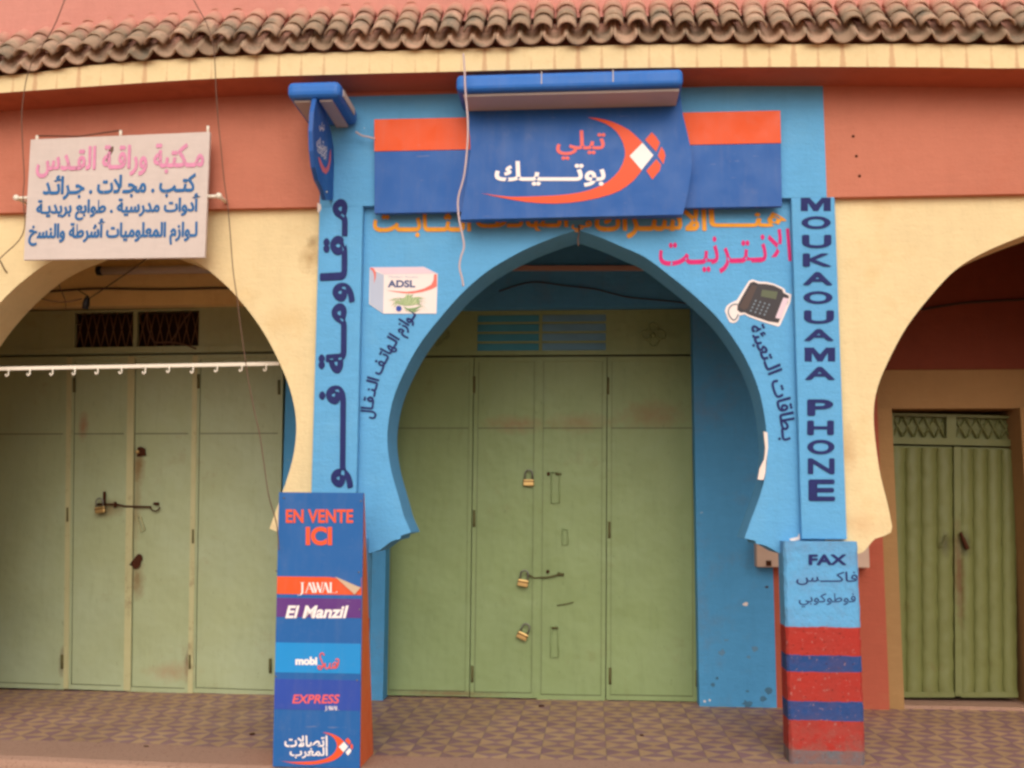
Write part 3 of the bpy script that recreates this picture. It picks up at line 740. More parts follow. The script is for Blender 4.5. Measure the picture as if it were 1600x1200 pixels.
# left
D2 = shutter('weathered pale green four leaf shutter behind the left arch')
lq = ((-40, 488), (447, 478), (436, 1089), (-44, 1072)); ql = quad_fn(*lq, YD)
UL = lambda px, py=800: uv_of(px, py, *lq)[0]
VL = lambda py, px=210: uv_of(px, py, *lq)[1]
vt = VL(556, 260); usl = [0, UL(109, 800), UL(204, 800), UL(304, 800), 1]
for i in range(4): leaf('door_leaf', 'green_old', ql, D2, usl[i], usl[i+1], vt+.004, 1-(.0, .002, .001, .004)[i], VL(684), edge=.008)
m = MB(); m.qbox(ql, .002, vt-.01, .998, .995, .042, .06); m.build('back_sheet', 'joint', D2)
m = MB(); m.qbox(ql, usl[2]-.006, vt+.006, usl[2]+.016, .997, -.02, -.0125); m.build('closing_flange', 'edge', D2)
m = MB()
for u in (usl[1], usl[3]): MB().qbox(ql, u-.006, vt+.006, u+.010, .997, -.019, -.0125).build('leaf_edge', 'edge', D2)
wl = (UL(119, 515), UL(211, 515), UL(217, 515), UL(313, 515)); v0, v1 = VL(487, 215), VL(545, 215)
m = MB()
m.qbox(ql, 0, 0, wl[0], vt-.002, 0, .04); m.qbox(ql, wl[3], 0, 1, vt-.002, 0, .04)
m.qbox(ql, wl[0], 0, wl[3], v0, 0, .04); m.qbox(ql, wl[0], v1, wl[3], vt-.002, 0, .04); m.qbox(ql, wl[1], v0, wl[2], v1, 0, .04)
m.qbox(ql, 0, vt-.02, 1, vt-.004, -.012, -.001)
m.build('transom_panel', 'green_old', D2)
for i, (a, b) in enumerate(((wl[0], wl[1]), (wl[2], wl[3]))):
    m = MB(); m.qbox(ql, a, v0, b, v1, .10, .11); m.build('dark_opening', 'darkvoid', D2)
    m = MB(); N = 7
    for k in range(N):
        for sg in (0, 1):
            c = [(a+(b-a)*(k+.5+(0.5-s_ if not sg else s_-.5)*.9)/N, lerp(v0, v1, s_)) for s_ in (0, .5, 1)]
            m.tube([ql(c[0][0], c[0][1], .02+.004*sg), ql(c[2][0], c[2][1], .02+.004*sg)], .0035, 5)
    m.build('diamond_mesh', 'wire_mesh', D2)
m = MB(); m.tube(smooth([at(x, y, YD-.02) for x, y in ((229, 487), (231, 510), (238, 530), (245, 535), (268, 535), (290, 539), (306, 545))], 5), .007, 6)
m.tube(smooth([at(x, y, YD-.02) for x, y in ((266, 535), (276, 520), (288, 500), (298, 487))], 5), .006, 6)
m.build('loose_cable', 'cable', D2)
for px, py in ((116, 602), (106, 804), (97, 1034), (310, 596), (302, 838), (297, 1034), (422, 1040), (436, 605)): hinge(px, py, YD-.012, D2, 11)
def blob(m, c, r, n=11, seed=1):
    rd = random.Random(seed); pts = []
    for k in range(n):
        a = 2*math.pi*k/n; rr = r*rd.uniform(.65, 1.15); pts.append(c+Vector((math.cos(a)*rr, 0, math.sin(a)*rr)))
    return m.prism(pts, (0, .008, 0))
blob(MB(), at(220, 706, YD-.02), .048, seed=3).build('rusted_lock_plate', 'rust', D2)
m = MB(); blob(m, at(212, 880, YD-.02), .05, seed=8); blob(m, at(217, 872, YD-.022), .03, seed=5); m.build('rusted_lock_plate', 'rust', D2)
m = MB(); m.tube([at(215, 706, YD-.03), at(215, 706, YD-.045)], .016, 10); m.build('lock_cylinder', 'brass', D2)
m = MB(); m.tube([at(150, 788, YD-.03), at(182, 788, YD-.03), at(196, 791, YD-.03), at(236, 792, YD-.03)], .008, 6)
m.tube([at(163, 768, YD-.026), at(163, 790, YD-.026)], .012, 6); m.tube([at(180, 784, YD-.034), at(180, 793, YD-.034)], .012, 6)
m.tube(smooth([at(x, y, YD-.03) for x, y in ((234, 791), (238, 797), (245, 798), (250, 793))], 4), .006, 6); m.tube([at(240, 787, YD-.03), at(248, 787, YD-.03)], .012, 6)
m.build('sliding_bolt', 'rust', D2)
m = MB(); r = [at(a, b, YD-.016) for a, b in ((214, 808), (219, 806), (226, 828), (221, 831))]; m.tube(r+[r[0]], .006, 6); m.build('hasp_plate', 'edge', D2)
# right
YR = YD+.08
D3 = shutter('olive double shutter with vertical ribs behind the right arch')
rq = ((1389, 645), (1588, 650), (1591, 1094), (1391, 1094)); qr = quad_fn(*rq, YR)
UR = lambda px, py=850: uv_of(px, py, *rq)[0]
VR = lambda py, px=1490: uv_of(px, py, *rq)[1]
vt = VR(697)
ue = UR(1495)
def ribbed(u0, u1, n):
    m = MB(); m.qbox(qr, u0+.004, vt+.006, u1-.004, .985, .012, .05)
    wd = (u1-u0-.008)/n
    for k in range(n):
        a = u0+.004+wd*k
        prof = [(0, .008), (.03, .004), (.10, -.010), (.5, -.013), (.90, -.010), (.97, .004), (1, .008)]
        rows = 26; vs = []
        for r_ in range(rows+1):
            v = lerp(vt+.012, .972, r_/rows); wob = .05*wd*math.sin(r_*2.1+k)
            vs += [qr(a+wd*p+(wob if 0 < i < 6 else 0), v, d) for i, (p, d) in enumerate(prof)]
        m.sm = True
        m.add(vs, [(r_*7+i, r_*7+i+1, (r_+1)*7+i+1, (r_+1)*7+i) for r_ in range(rows) for i in range(6)]); m.sm = False
    m.qbox(qr, u0+.004, .972, u1-.004, .99, -.01, .012)
    return m.build('door_leaf', 'green_dark', D3, fixn=False)
ribbed(0, ue-.02, 4); ribbed(ue+.02, 1, 4)
m = MB(); m.qbox(qr, ue-.022, vt+.006, ue+.03, .985, -.02, .04); m.build('closing_flange', 'green_dark', D3)
m = MB(); wl = (UR(1396, 670), UR(1479, 670), UR(1494, 670), UR(1582, 670)); v0, v1 = VR(652), VR(686)
m.qbox(qr, 0, 0, wl[0], vt, -.01, .04); m.qbox(qr, wl[3], 0, 1, vt, -.01, .04)
m.qbox(qr, wl[0], 0, wl[3], v0, -.01, .04); m.qbox(qr, wl[0], v1, wl[3], vt, -.01, .04); m.qbox(qr, wl[1], v0, wl[2], v1, -.01, .04)
m.build('transom_panel', 'green_dark', D3)
for a, b in ((wl[0], wl[1]), (wl[2], wl[3])):
    m = MB(); m.qbox(qr, a, v0, b, v1, .045, .055); m.build('transom_sheet', 'green_dark', D3)
    m = MB()
    for k in range(5):
        x0_, x1_ = lerp(a, b, k/5), lerp(a, b, (k+1)/5)
        m.tube([qr(x0_, v0, .02), qr(x1_, v1, .02)], .008, 6); m.tube([qr(x0_, v1, .03), qr(x1_, v0, .03)], .008, 6)
    m.qbox(qr, a, lerp(v0, v1, .46), b, lerp(v0, v1, .54), .034, .042); m.build('lattice_grille', 'green_dark', D3)
m = MB(); m.tube(smooth([at(x, y, YR-.05) for x, y in ((1501, 832), (1505, 842), (1509, 852), (1512, 858))], 4), [.012]*4+[.016]*5+[.018]*4, 7)
m.build('bolt_handle', 'rust', D3)
m = MB(); m.tube(smooth([at(x, y, YR-.03) for x, y in ((1478, 836), (1475, 845), (1470, 855))], 4), .008, 7); m.build('pull_handle', 'green_dark', D3)

# ------------------------------------------------------------------ painted lettering on the walls
def txt(parent, mat, g, fn, name='lettering'): return letter(MB(), g, fn).build(name, mat, parent, fixn=False)
stack = [('M', 1251, 309, 1298, 330), ('O', 1252, 338, 1298, 358), ('U', 1253, 367, 1299, 388), ('K', 1254, 396, 1300, 417), ('A', 1254, 425, 1301, 446), ('O', 1255, 455, 1301, 475),
         ('U', 1256, 485, 1303, 506), ('A', 1256, 514, 1303, 533), ('M', 1257, 543, 1305, 565), ('A', 1257, 573, 1305, 594), ('P', 1261, 624, 1302, 650), ('H', 1261, 657, 1303, 680),
         ('O', 1261, 687, 1304, 710), ('N', 1262, 716, 1304, 741), ('E', 1263, 749, 1305, 783)]
m = MB()
G_M = ([(0, 0), (0, 1), (.3, 1), (.5, .52), (.7, 1), (1, 1), (1, 0), (.76, 0), (.76, .62), (.58, 0), (.42, 0), (.24, .62), (.24, 0)], [list(t) for t in tessellate_polygon([[Vector((x, y, 0)) for x, y in [(0, 0), (0, 1), (.3, 1), (.5, .52), (.7, 1), (1, 1), (1, 0), (.76, 0), (.76, .62), (.58, 0), (.42, 0), (.24, .62), (.24, 0)]]])], [0]*13)
for ch, a, b, c, d in stack: letter(m, G_M if ch == 'M' else heavy(glyphs(ch, .008), .025 if ch == 'N' else .04, .04), rectpx(a, b, c, d, YA-.004))
m.build('lettering', 'navy', PR, fixn=False)
# left pilaster: word turned a quarter, read from top to bottom
g = glyphs(arabic('مـقـاومــة فـــــو'), .028)
def downwards(u, v): return at(lerp(556, 500, v)-4*(1-u), lerp(764, 311, u), YA-.004)+Vector((0, -.002, 0))
txt(PL, 'navy', heavy(g, .003, .016), downwards)
mg = MB()
for wd, x0, y0, x1, y1 in (('هنـــا', 1107, 323, 1229, 355), ('الاشتـراك', 929, 320, 1104, 373), ('في', 893, 340, 925, 363), ('الـهاتـف', 744, 322, 888, 361), ('الـثــابــت', 583, 323, 736, 371)):
    letter(mg, heavy(glyphs(arabic(wd), .012), .006, .02), quadpx((x0, y0+(1229-x0)*.004), (x1, y0+(1229-x1)*.004), (x1, y1), (x0, y1), YB))
mg.build('lettering', 'gold', P_BLUE, fixn=False)
txt(P_BLUE, 'magenta', glyphs(arabic('الانـتـرنيـت'), .014), quadpx((1028, 366), (1234, 357), (1238, 424), (1031, 430), YB))
txt(P_BLUE, 'navy', heavy(glyphs(arabic('لـوازم الـهاتـف الـنـقـال'), .004), .004, .02), alongpx([(592, 656), (597, 618), (609, 580), (628, 545), (641, 525), (660, 497)], 30, YB))
txt(P_BLUE, 'navy', heavy(glyphs(arabic('بـطاقات الـتعبئة'), .004), .004, .02), alongpx([(1164, 514), (1180, 552), (1194, 586), (1205, 622), (1212, 655), (1216, 690)], 30, YB))
YPD = YA-.07
txt(PDR, 'navy', heavy(glyphs('FAX', .015), .018, .04), rectpx(1263, 866, 1323, 883, YPD))
txt(PDR, 'navy', glyphs(arabic('فاكـــس'), .008), rectpx(1244, 893, 1340, 914, YPD))
txt(PDR, 'navy', glyphs(arabic('فوطوكوبي'), .008), rectpx(1248, 927, 1337, 949, YPD))
# bare plaster where the arch edge is chipped
def chip(pts, Y, parent, mat='plaster'):
    return MB().prism([at(x, y, Y)+Vector((0, -.0015, 0)) for x, y in pts], (0, .02, 0)).build('plaster_chip', mat, parent)
chip([(1193, 674), (1199, 676), (1200, 700), (1197, 722), (1196, 738), (1193, 750), (1184, 749), (1187, 732), (1194, 718), (1196, 700)], YB, P_BLUE)
chip([(496, 317), (501, 319), (502, 326), (498, 333), (496, 330)], YA-.004, PL)
chip([(1233, 842), (1246, 839), (1249, 833), (1250, 843), (1237, 846)], YB, P_BLUE)

# ------------------------------------------------------------------ main shop sign
YSB = 6.37
sb = at(903, 333, YSB)
T = thing('shop_sign', 'large blue and orange illuminated shop sign with crescent emblem over the middle arch', 'sign', (sb.x, YSB, sb.z))
sp = (585, 187), (1219, 173), (1222, 322), (585, 333)
qs = quad_fn(*sp, YSB)
m = MB(); m.qbox(qs, 0, .345, 1, 1, 0, .04); m.build('back_panel', 'signblue', T)
m = MB(); m.qbox(qs, 0, 0, 1, .342, -.004, .04); m.build('orange_band', 'orange', T)
# bulging front panel
zc, zh = 3.76, .42
def bulge(z): return 6.315+.05*(z-zc)-.012*max(0, 1-((z-zc)/zh)**2)
L_ = smooth([(727, 150, 0), (731, 185, 0), (735, 228, 0), (732, 265, 0), (725, 310, 0), (719, 343, 0)], 4)
R_ = smooth([(1063, 146, 0), (1067, 178, 0), (1077, 221, 0), (1081, 256, 0), (1075, 300, 0), (1067, 335, 0)], 4)
fr = [[at(lerp(a.x, b.x, k/8), lerp(a.y, b.y, k/8), bulge) for k in range(9)] for a, b in zip(L_, R_)]
m = MB(); nr = len(fr); fv = [p for r_ in fr for p in r_]; bv = [Vector((p.x, 6.365, p.z)) for p in fv]; o_ = nr*9
m.sm = True
m.add(fv, [(r_*9+k, r_*9+k+1, (r_+1)*9+k+1, (r_+1)*9+k) for r_ in range(nr-1) for k in range(8)]); m.sm = False
m.add(fv+bv, [(o_+r_*9, r_*9, (r_+1)*9, o_+(r_+1)*9) for r_ in range(nr-1)]+[(r_*9+8, o_+r_*9+8, o_+(r_+1)*9+8, (r_+1)*9+8) for r_ in range(nr-1)]
      + [(o_+k, o_+k+1, k+1, k) for k in range(8)]+[((nr-1)*9+k, (nr-1)*9+k+1, o_+(nr-1)*9+k+1, o_+(nr-1)*9+k) for k in range(8)])
fp = m.build('front_panel', 'signblue', T, fixn=False)
CRES = [(880, 372), (940, 376), (1000, 387), (1060, 405), (1120, 432), (1165, 457), (1205, 490), (1235, 520), (1262, 548)]
CRES_B = [(1255, 742), (1235, 768), (1200, 810), (1150, 850), (1100, 882), (1030, 910), (950, 932), (850, 952), (750, 965), (650, 970), (560, 968), (450, 958), (350, 942), (240, 920), (140, 897)]
CRES_I = [(240, 913), (350, 923), (450, 922), (560, 918), (660, 913), (750, 905), (830, 892), (900, 874), (965, 848), (1020, 818), (1065, 780), (1100, 740), (1125, 690), (1140, 640), (1140, 600), (1128, 555), (1108, 510), (1080, 470), (1045, 440), (1000, 413), (940, 390)]
DIAM = [(1262, 548), (1337, 635), (1255, 738), (1172, 640)]
D1 = [(1325, 475), (1355, 505), (1382, 548), (1357, 610), (1280, 527)]
D2_ = [(1392, 575), (1412, 605), (1421, 637), (1406, 697), (1368, 637)]
D3_ = [(1358, 662), (1390, 702), (1380, 742), (1330, 803), (1288, 742)]
def emblem(parent, f, Y, diam3='orange_let', lift=.003):
    def P(pts, mat, name, dl=0): MB().flat([at(*f(x, y), Y)+Vector((0, -lift-dl, 0)) for x, y in pts]).build(name, mat, parent, fixn=False)
    P(CRES+CRES_B+CRES_I, 'orange_let', 'crescent_emblem'); P(DIAM, 'white_let', 'white_diamond', .001)
    P(D1, 'orange_let', 'orange_diamond'); P(D2_, 'orange_let', 'orange_diamond'); P(D3_, diam3, 'orange_diamond')
emblem(fp, lambda x, y: (720+x/4.444, 100+y/4.444), bulge)
txt(fp, 'red_let', glyphs(arabic('تيلي'), .02), rectpx(869, 204, 946, 250, bulge, .003))
txt(fp, 'white_let', glyphs(arabic('بوتــــيـك'), .03), rectpx(773, 252, 946, 292, bulge, .003))
# lamp canopy above the panel
a = at(713, 126, 6.06); b = at(1067, 122, 6.06); zt = at(900, 110, 6.06).z; zb_ = at(900, 139, 6.06).z
m = MB(); m.box(a.x, b.x, 6.04, 6.40, zb_, zt-.012, .03, 3)
cz = m.build('lamp_canopy', 'lampblue', T)
m = MB(); m.box(a.x+.04, b.x-.02, 6.09, 6.36, zb_-.018, zb_-.001, .004)
m.build('lamp_diffuser', 'grey_under', T)
m = MB()
for px in (846, 958): p = at(px, 125, 6.035); MB().box(p.x-.003, p.x+.003, 6.0385, 6.2, zb_+.03, zt-.0095).build('canopy_joint', 'grey_under', T)

# ------------------------------------------------------------------ blade sign at right angles to the wall
xs_ = at(518, 250, 6.40).x
c0 = at(448, 138, 5.92); c1 = at(531, 138, 5.92); z0_ = at(490, 151, 5.92).z; z1_ = at(490, 126, 5.92).z
T2 = thing('blade_sign', 'small blue blade sign jutting from the wall under its own lamp canopy', 'sign', (xs_, 6.42, z0_-.9))
m = MB(); m.box(c0.x, c1.x, 5.92, 6.415, z0_, z1_, .035, 3); m.build('lamp_canopy', 'lampblue', T2)
cx = xs_
for q0, q1 in ((c0.x+.035, cx-.03), (cx+.03, c1.x-.06)): MB().box(q0, q1, 5.97, 6.40, z0_-.012, z0_-.001).build('lamp_diffuser', 'grey_under', T2)
m = MB(); m.box(c1.x-.002, c1.x+.006, 6.0, 6.30, z0_+.03, z1_-.03); m.build('canopy_side_strip', 'grey_under', T2)
def onx(px, py, X):                              # point on the plane x = X
    d = ray(px, py); s = X/d.x; return Vector((X, d.y*s, H+d.z*s))
out = [(491, 153), (487, 175), (485, 205), (486, 236), (489, 262), (494, 282), (502, 298), (506, 313), (518, 312), (519, 262), (518, 230), (515, 210), (510, 192), (503, 170), (497, 154)]
pl = [onx(x, y, xs_) for x, y in out]
m = MB(); m.prism([p+Vector((-.014, 0, 0)) for p in pl], (.028, 0, 0)); bp = m.build('blade_plate', 'signblue', T2)
def onface(pts): return [onx(x, y, xs_+.0155) for x, y in pts]
ring = [(497, 245), (500, 258), (504, 268), (509, 272), (514, 266), (517, 250), (517, 232), (515, 238), (514, 252), (511, 261), (508, 263), (504, 257), (500, 247)]
MB().flat(onface(ring)).build('crescent_emblem', 'red_let', bp, fixn=False)
def blade_text(x0, y0, x1, y1, sl):
    return lambda u, v: onx(lerp(x0, x1, u), lerp(y1, y0, v)+sl*u, xs_+.0155)
for bx in ((499, 188, 507, 204, 6), (495, 212, 511, 234, 10), (496, 226, 510, 240, 12)):
    letter(MB(), glyphs(arabic('بوتيك') if bx[1] > 200 else arabic('تيلي'), .02), blade_text(*bx)).build('lettering', 'white_let', bp, fixn=False)
m = MB(); p = onx(510, 300, xs_+.0145); m.tube([p, p+Vector((.006, 0, 0))], .006, 8); m.build('screw', 'white', bp)

# ------------------------------------------------------------------ white signboard
YS = 6.28
wq = ((48, 218), (328, 206), (320, 402), (37, 406)); qw = quad_fn(*wq, YS)
T3 = thing('signboard', 'white signboard with faded pink and blue brush lettering over the left arch', 'sign', qw(.5, 1))
m = MB(); m.qbox(qw, 0, 0, 1, 1, 0, .025); bd = m.build('board', 'board', T3)
m = MB()
for u, h in ((.03, .03), (.5, .04), (.985, .045)):
    p = qw(u, 0, .012); MB().tube([p+Vector((0, 0, -.01)), p+Vector((0, 0, h))], .01, 6).build('hanging_lug', 'white', T3)
m = MB()
for u, v, s in ((0, .485, -1), (1, .515, 1)):
    m = MB(); p = qw(u, v, .012); m.tube([p, p+Vector((s*.075, 0, 0))], .012, 8); q_ = p+Vector((s*.075, 0, 0)); m.tube([q_, q_+Vector((0, .14, 0))], .012, 8); m.tube([q_+Vector((s*.002, -.018, 0)), q_+Vector((s*.002, .0, 0))], .02, 8)
    m.build('side_bracket', 'white', T3)
m = MB(); p = qw(.05, -.0, .012)
m.tube([qw(.03, -.035, .012), qw(.27, -.015, .012), qw(.5, -.05, .012)], .004, 6); m.build('hanging_wire', 'cable_dark', T3)
for s_, u0, u1, v0, v1, mt, bd_, pth in (('مـكتبة وراقـة القـدس', .04, .975, .075, .335, 'pinkfade', .02, 0), ('كتـب . مجـلات . جـرائـد', .085, .935, .315, .52, 'azure_let', .022, 0),
                                    ('أدوات مدرسية . طوابع بريديـة', .055, .965, .485, .69, 'azure_let', .022, 0), ('لـوازم المعلوميات أشرطة والنسخ', .02, .955, .675, .895, 'azure_let', .022, 0)):
    g = heavy(glyphs(arabic(s_), bd_), .002, .008)
    txt(bd, mt, g, lambda u, v, u0=u0, u1=u1, v0=v0, v1=v1: qw(lerp(u0, u1, u), lerp(v1, v0, v)+.012*(u-.5), -.0015))
# grey smear running through the first line
m = MB(); m.flat([qw(u, v, -.0005) for u, v in ((.45, .09), (.468, .085), (.47, .12), (.455, .16), (.45, .2), (.435, .21), (.43, .17), (.44, .13))]); m.build('grey_smear', 'cable', bd, fixn=False)

# ------------------------------------------------------------------ advertising stand
ZT = at(500, 770, 6.12).z
def lean(z): return 5.96+(6.12-5.96)*(z/ZT)
T4 = thing('advertising_stand', 'tall blue A-shaped advertising stand with orange sides on the kerb by the left pillar', 'stand', (-1.57, 6.1, .006))
bl = pix((at(427, 1196, lean).x-.003, 5.96, .008)); br = pix((at(562.5, 1196, lean).x-.001, 5.96, .008))
tl_, tr_ = (436, 769), (568, 770)
A_ = [at(*p, lean) for p in (tl_, tr_, br, bl)]
def qst(u, v, d=0):
    p = A_[0].lerp(A_[1], u).lerp(A_[3].lerp(A_[2], u), v); return p+Vector((0, d, 0))
fs_ = MB().qbox(qst, 0, 0, 1, 1, 0, .012).build('front_sheet', 'standblue', T4)
bx0, bx1 = A_[0], A_[1]
def side(u):
    t, b = qst(u, .003, .012), qst(u, 1, .012); return [t, b, Vector((b.x, 6.33, b.z)), Vector((t.x, t.y+.012, t.z))]
for u, s in ((0, .006), (1, -.006)): MB().prism(side(u), (s, 0, 0)).build('side_sheet', 'standorange', T4)
m = MB(); a_, b_ = side(0), side(1); e = Vector((.007, 0, 0))
m.hexa([a_[2]+e, b_[2]-e, b_[3]-e, a_[3]+e], [p+Vector((0, -.008, .0)) for p in (a_[2]+e, b_[2]-e, b_[3]-e, a_[3]+e)]); m.build('back_sheet', 'standblue', T4)
vs_ = lambda py: (py-769)/(bl[1]-769)
def band(py0, py1, mat, name='printed_strip', d=-.002): return MB().qbox(qst, .003, vs_(py0), .994, vs_(py1), d, .0005).build(name, mat, T4)
sj = band(906, 934, 'orange'); sm_ = band(940, 970, 'purple'); sd_ = band(1010, 1056, 'cyan'); se_ = band(1066, 1112, 'indigo')
m = MB(); m.flat([qst(.68, vs_(905), -.004), qst(.985, vs_(922), -.010), qst(.92, vs_(933), -.014), qst(.80, vs_(919), -.008)]); m.build('peeling_corner', 'paperback', sj, fixn=False)
m = MB(); m.flat([qst(.60, vs_(905.5), -.0028), qst(.99, vs_(905.5), -.0028), qst(.99, vs_(922), -.0028), qst(.68, vs_(907), -.0028)]); m.build('peeled_gap', 'standblue', sj, fixn=False)
def stx(par, mat, s_, x0, y0, x1, y1, bold=.0, shear=0., name='lettering'): return txt(par, mat, glyphs(s_, bold, shear), rectpx(x0, y0, x1, y1, lean, .004), name)
stx(fs_, 'orange_let', 'EN VENTE', 447, 796, 552, 817, .025); stx(fs_, 'orange_let', 'ICI', 478, 823, 519, 852, .045)
# serif capitals, drawn stroke by stroke
def strokes(par, mat, fn, segs, w):
    m = MB()
    for i, (pts, ww) in enumerate(segs):
        for a, b in zip(pts, pts[1:]):
            A, Bp = Vector((a[0], a[1], 0)), Vector((b[0], b[1], 0)); d = (Bp-A); n_ = Vector((-d.y, d.x, 0)).normalized()*w*ww/2
            m.quad(*[fn(q.x, q.y)+Vector((0, -.0002*(i % 7), 0)) for q in (A+n_, Bp+n_, Bp-n_, A-n_)])
    return m.build('lettering', mat, par, fixn=False)
JW = [([(10, 95), (6, 100), (0, 98)], .8), ([(14, 0), (14, 80), (10, 95)], 1.4), ([(7, 0), (21, 0)], .6),
      ([(24, 80), (34, 0)], .6), ([(34, 0), (45, 80)], 1.5), ([(28, 52), (41, 52)], .5), ([(20, 80), (28, 80)], .5), ([(41, 80), (50, 80)], .5),
      ([(44, 0), (52, 80)], 1.4), ([(52, 80), (58, 10)], .6), ([(56, 0), (65, 80)], 1.4), ([(65, 80), (71, 0)], .6), ([(40, 0), (48, 0)], .5), ([(67, 0), (75, 0)], .5),
      ([(66, 80), (75, 0)], .0001), ([(71, 80), (79, 0)], .6), ([(79, 0), (88, 80)], 1.5), ([(74, 52), (85, 52)], .5), ([(84, 80), (92, 80)], .5),
      ([(94, 0), (94, 80)], 1.4), ([(90, 0), (98, 0)], .5), ([(90, 80), (110, 80), (112, 68)], .6)]
def stfn(x0, y0, x1, y1): return lambda x, y: at(lerp(x0, x1, x/112), lerp(y0, y1, y/100), lean)+Vector((0, -.004, 0))
strokes(sj, 'white_let', stfn(465, 910, 527, 930), JW, 3.6)
stx(sm_, 'white_let', 'El Manzil', 446, 946, 545, 966, .032, .25)
stx(sd_, 'white_let', 'mobi', 462, 1026, 496, 1039, .05)
SUD = [(30, 12), (24, 2), (14, 4), (10, 20), (18, 40), (24, 60), (14, 78), (2, 74), (4, 62), (24, 66), (34, 50), (34, 68), (42, 76), (54, 66), (58, 48), (56, 70), (64, 74), (80, 66), (90, 52), (80, 46), (70, 58), (74, 72), (88, 70), (96, 52), (98, 34), (90, 30), (84, 34)]
sp_ = smooth([(x, y, 0) for x, y in SUD], 4)
m = MB(); m.tube([at(lerp(497, 530, p.x/100), lerp(1020, 1046, p.y/80), lean)+Vector((0, -.004, 0)) for p in sp_], .0045, 5); m.build('lettering', 'red_let', sd_)
stx(se_, 'red_let', 'EXPRESS', 457, 1085, 531, 1099, .02, .2)
strokes(se_, 'white_let', stfn(507, 1103, 530, 1111), JW, 3.6)
for i, (x, y) in enumerate(((443, 768+10), (565, 773+10), (431, 892), (562, 894), (430, 1057), (559, 1063), (563, 952))):
    p = at(x+1 if x < 500 else x-1, y, lean); MB().tube([p+Vector((0, .004, 0)), p+Vector((0, -.004, 0))], .0055, 8).build('rivet', 'steel', T4)
emblem(fs_, lambda x, y: (420+(455+(x-880)*.489)/5.456, 980+(895+(y-372)*.46)/5.456), lean, 'white_let')
txt(fs_, 'white_let', glyphs(arabic('اتصالات'), .022), rectpx(445, 1149, 512, 1167, lean, .003))
txt(fs_, 'white_let', glyphs(arabic('المغرب'), .022), rectpx(453, 1167, 512, 1185, lean, .003))

# ------------------------------------------------------------------ stickers on the blue arch
T5 = MB().prism([at(x, y, YB)+Vector((0, -.004, 0)) for x, y in ((578, 419), (662, 417), (684, 428), (682, 490), (599, 490), (577, 475))], (0, .0035, 0)).build('box_sticker', 'st_white')
tag(T5, 'white sticker picturing a kit box with a fern, left of the blue arch', 'sticker')
def sub(par, mat, pts, lift, name): return MB().flat([at(x, y, YB)+Vector((0, -lift, 0)) for x, y in pts]).build(name, mat, par, fixn=False)
zc_ = lambda x, y: (560+x/10, 400+y/10)
sub(T5, 'st_grey', [zc_(*p) for p in ((185, 200), (400, 300), (390, 895), (180, 745))], .0048, 'box_side')
sub(T5, 'st_lilac', [zc_(*p) for p in ((200, 180), (1020, 172), (1225, 275), (400, 290))], .0050, 'box_top')
sub(T5, 'st_red', [zc_(*p) for p in ((190, 180), (240, 195), (280, 260), (275, 340), (245, 440), (250, 330), (240, 270), (215, 225), (185, 210))], .0054, 'red_curve')
sub(T5, 'st_red', [zc_(*p) for p in ((1185, 285), (1228, 290), (1228, 480), (1150, 520), (1000, 565), (850, 588), (700, 585), (560, 562), (430, 535), (600, 552), (760, 562), (900, 545), (1030, 510), (1140, 450), (1175, 380))], .0054, 'red_curve')
m = MB(); rd = random.Random(4)
for k in range(34):
    t = k/33; a0 = math.pi*(1.12-1.3*t); bx_, by_ = 760, 800
    ln = rd.uniform(220, 360); ex, ey = 780+math.cos(a0)*ln*1.0, 770-math.sin(abs(a0) if a0 > 0 else a0)*ln*.55
    mx, my = (660+200*t+ex)/2, (780-60+ey)/2-30
    sx, sy = 640+260*t, 760+20*math.sin(t*3.1)
    m.cur = k % 2
    w_ = 12
    pts = [zc_(sx-w_, sy), zc_(mx-w_, my), zc_(ex, ey), zc_(mx+w_, my+w_), zc_(sx+w_, sy)]
    m.flat([at(x, y, YB)+Vector((0, -.0056-.00003*k, 0)) for x, y in pts])
for k, (y0, y1) in enumerate(((790, 850), (840, 870))):
    m.cur = 0; pts = [zc_(*p) for p in ((700, y0), (780, y0+30), (880, y0+20), (1000, y0-10), (880, y1+10), (760, y1))]
    m.flat([at(x, y, YB)+Vector((0, -.0068-.0002*k, 0)) for x, y in pts])
m.build('fern_picture', ['st_green', 'st_green2'], T5, fixn=False)
sub(T5, 'indigo', [zc_(590+45+46*math.cos(a*.524), 825-46*math.sin(a*.524)) for a in range(12)], .0072, 'blue_ball')
for s_, mt, bx, bo in (('ADSL', 'st_blue', (606, 438, 649, 449.5), .035), ('Modem Access', 'st_grey', (608, 431, 653, 434.5), .0)):
    letter(MB(), glyphs(s_, bo), rectpx(*bx, YB, .0056)).build('lettering', mt, T5, fixn=False)
zp = lambda x, y: (1110+x/10.67, 420+y/10.67)
T6 = MB().prism([at(*zp(x, y), YB)+Vector((0, -.004, 0)) for x, y in ((640, 205), (700, 180), (760, 200), (820, 218), (930, 220), (1050, 250), (1180, 305), (1240, 345), (1250, 395), (1350, 430), (1330, 560), (1160, 945), (1130, 962), (980, 920), (800, 860), (640, 800), (570, 760), (480, 780), (470, 840), (430, 890), (380, 905), (320, 890), (280, 810), (240, 700), (270, 620), (340, 570), (440, 525))], (0, .0035, 0)).build('telephone_sticker', 'st_white')
tag(T6, 'die-cut sticker picturing a dark desk telephone, beside the right side of the arch', 'sticker')
sp6 = lambda mat, pts, lift, name: sub(T6, mat, [zp(*p) for p in pts], lift, name)
sp6('st_dark', ((660, 235), (720, 215), (800, 250), (930, 255), (1060, 280), (1200, 350), (1215, 400), (1310, 455), (1290, 560), (1130, 905), (960, 880), (640, 770), (570, 730), (500, 735), (445, 690), (450, 610), (520, 480), (600, 340)), .0046, 'telephone_body')
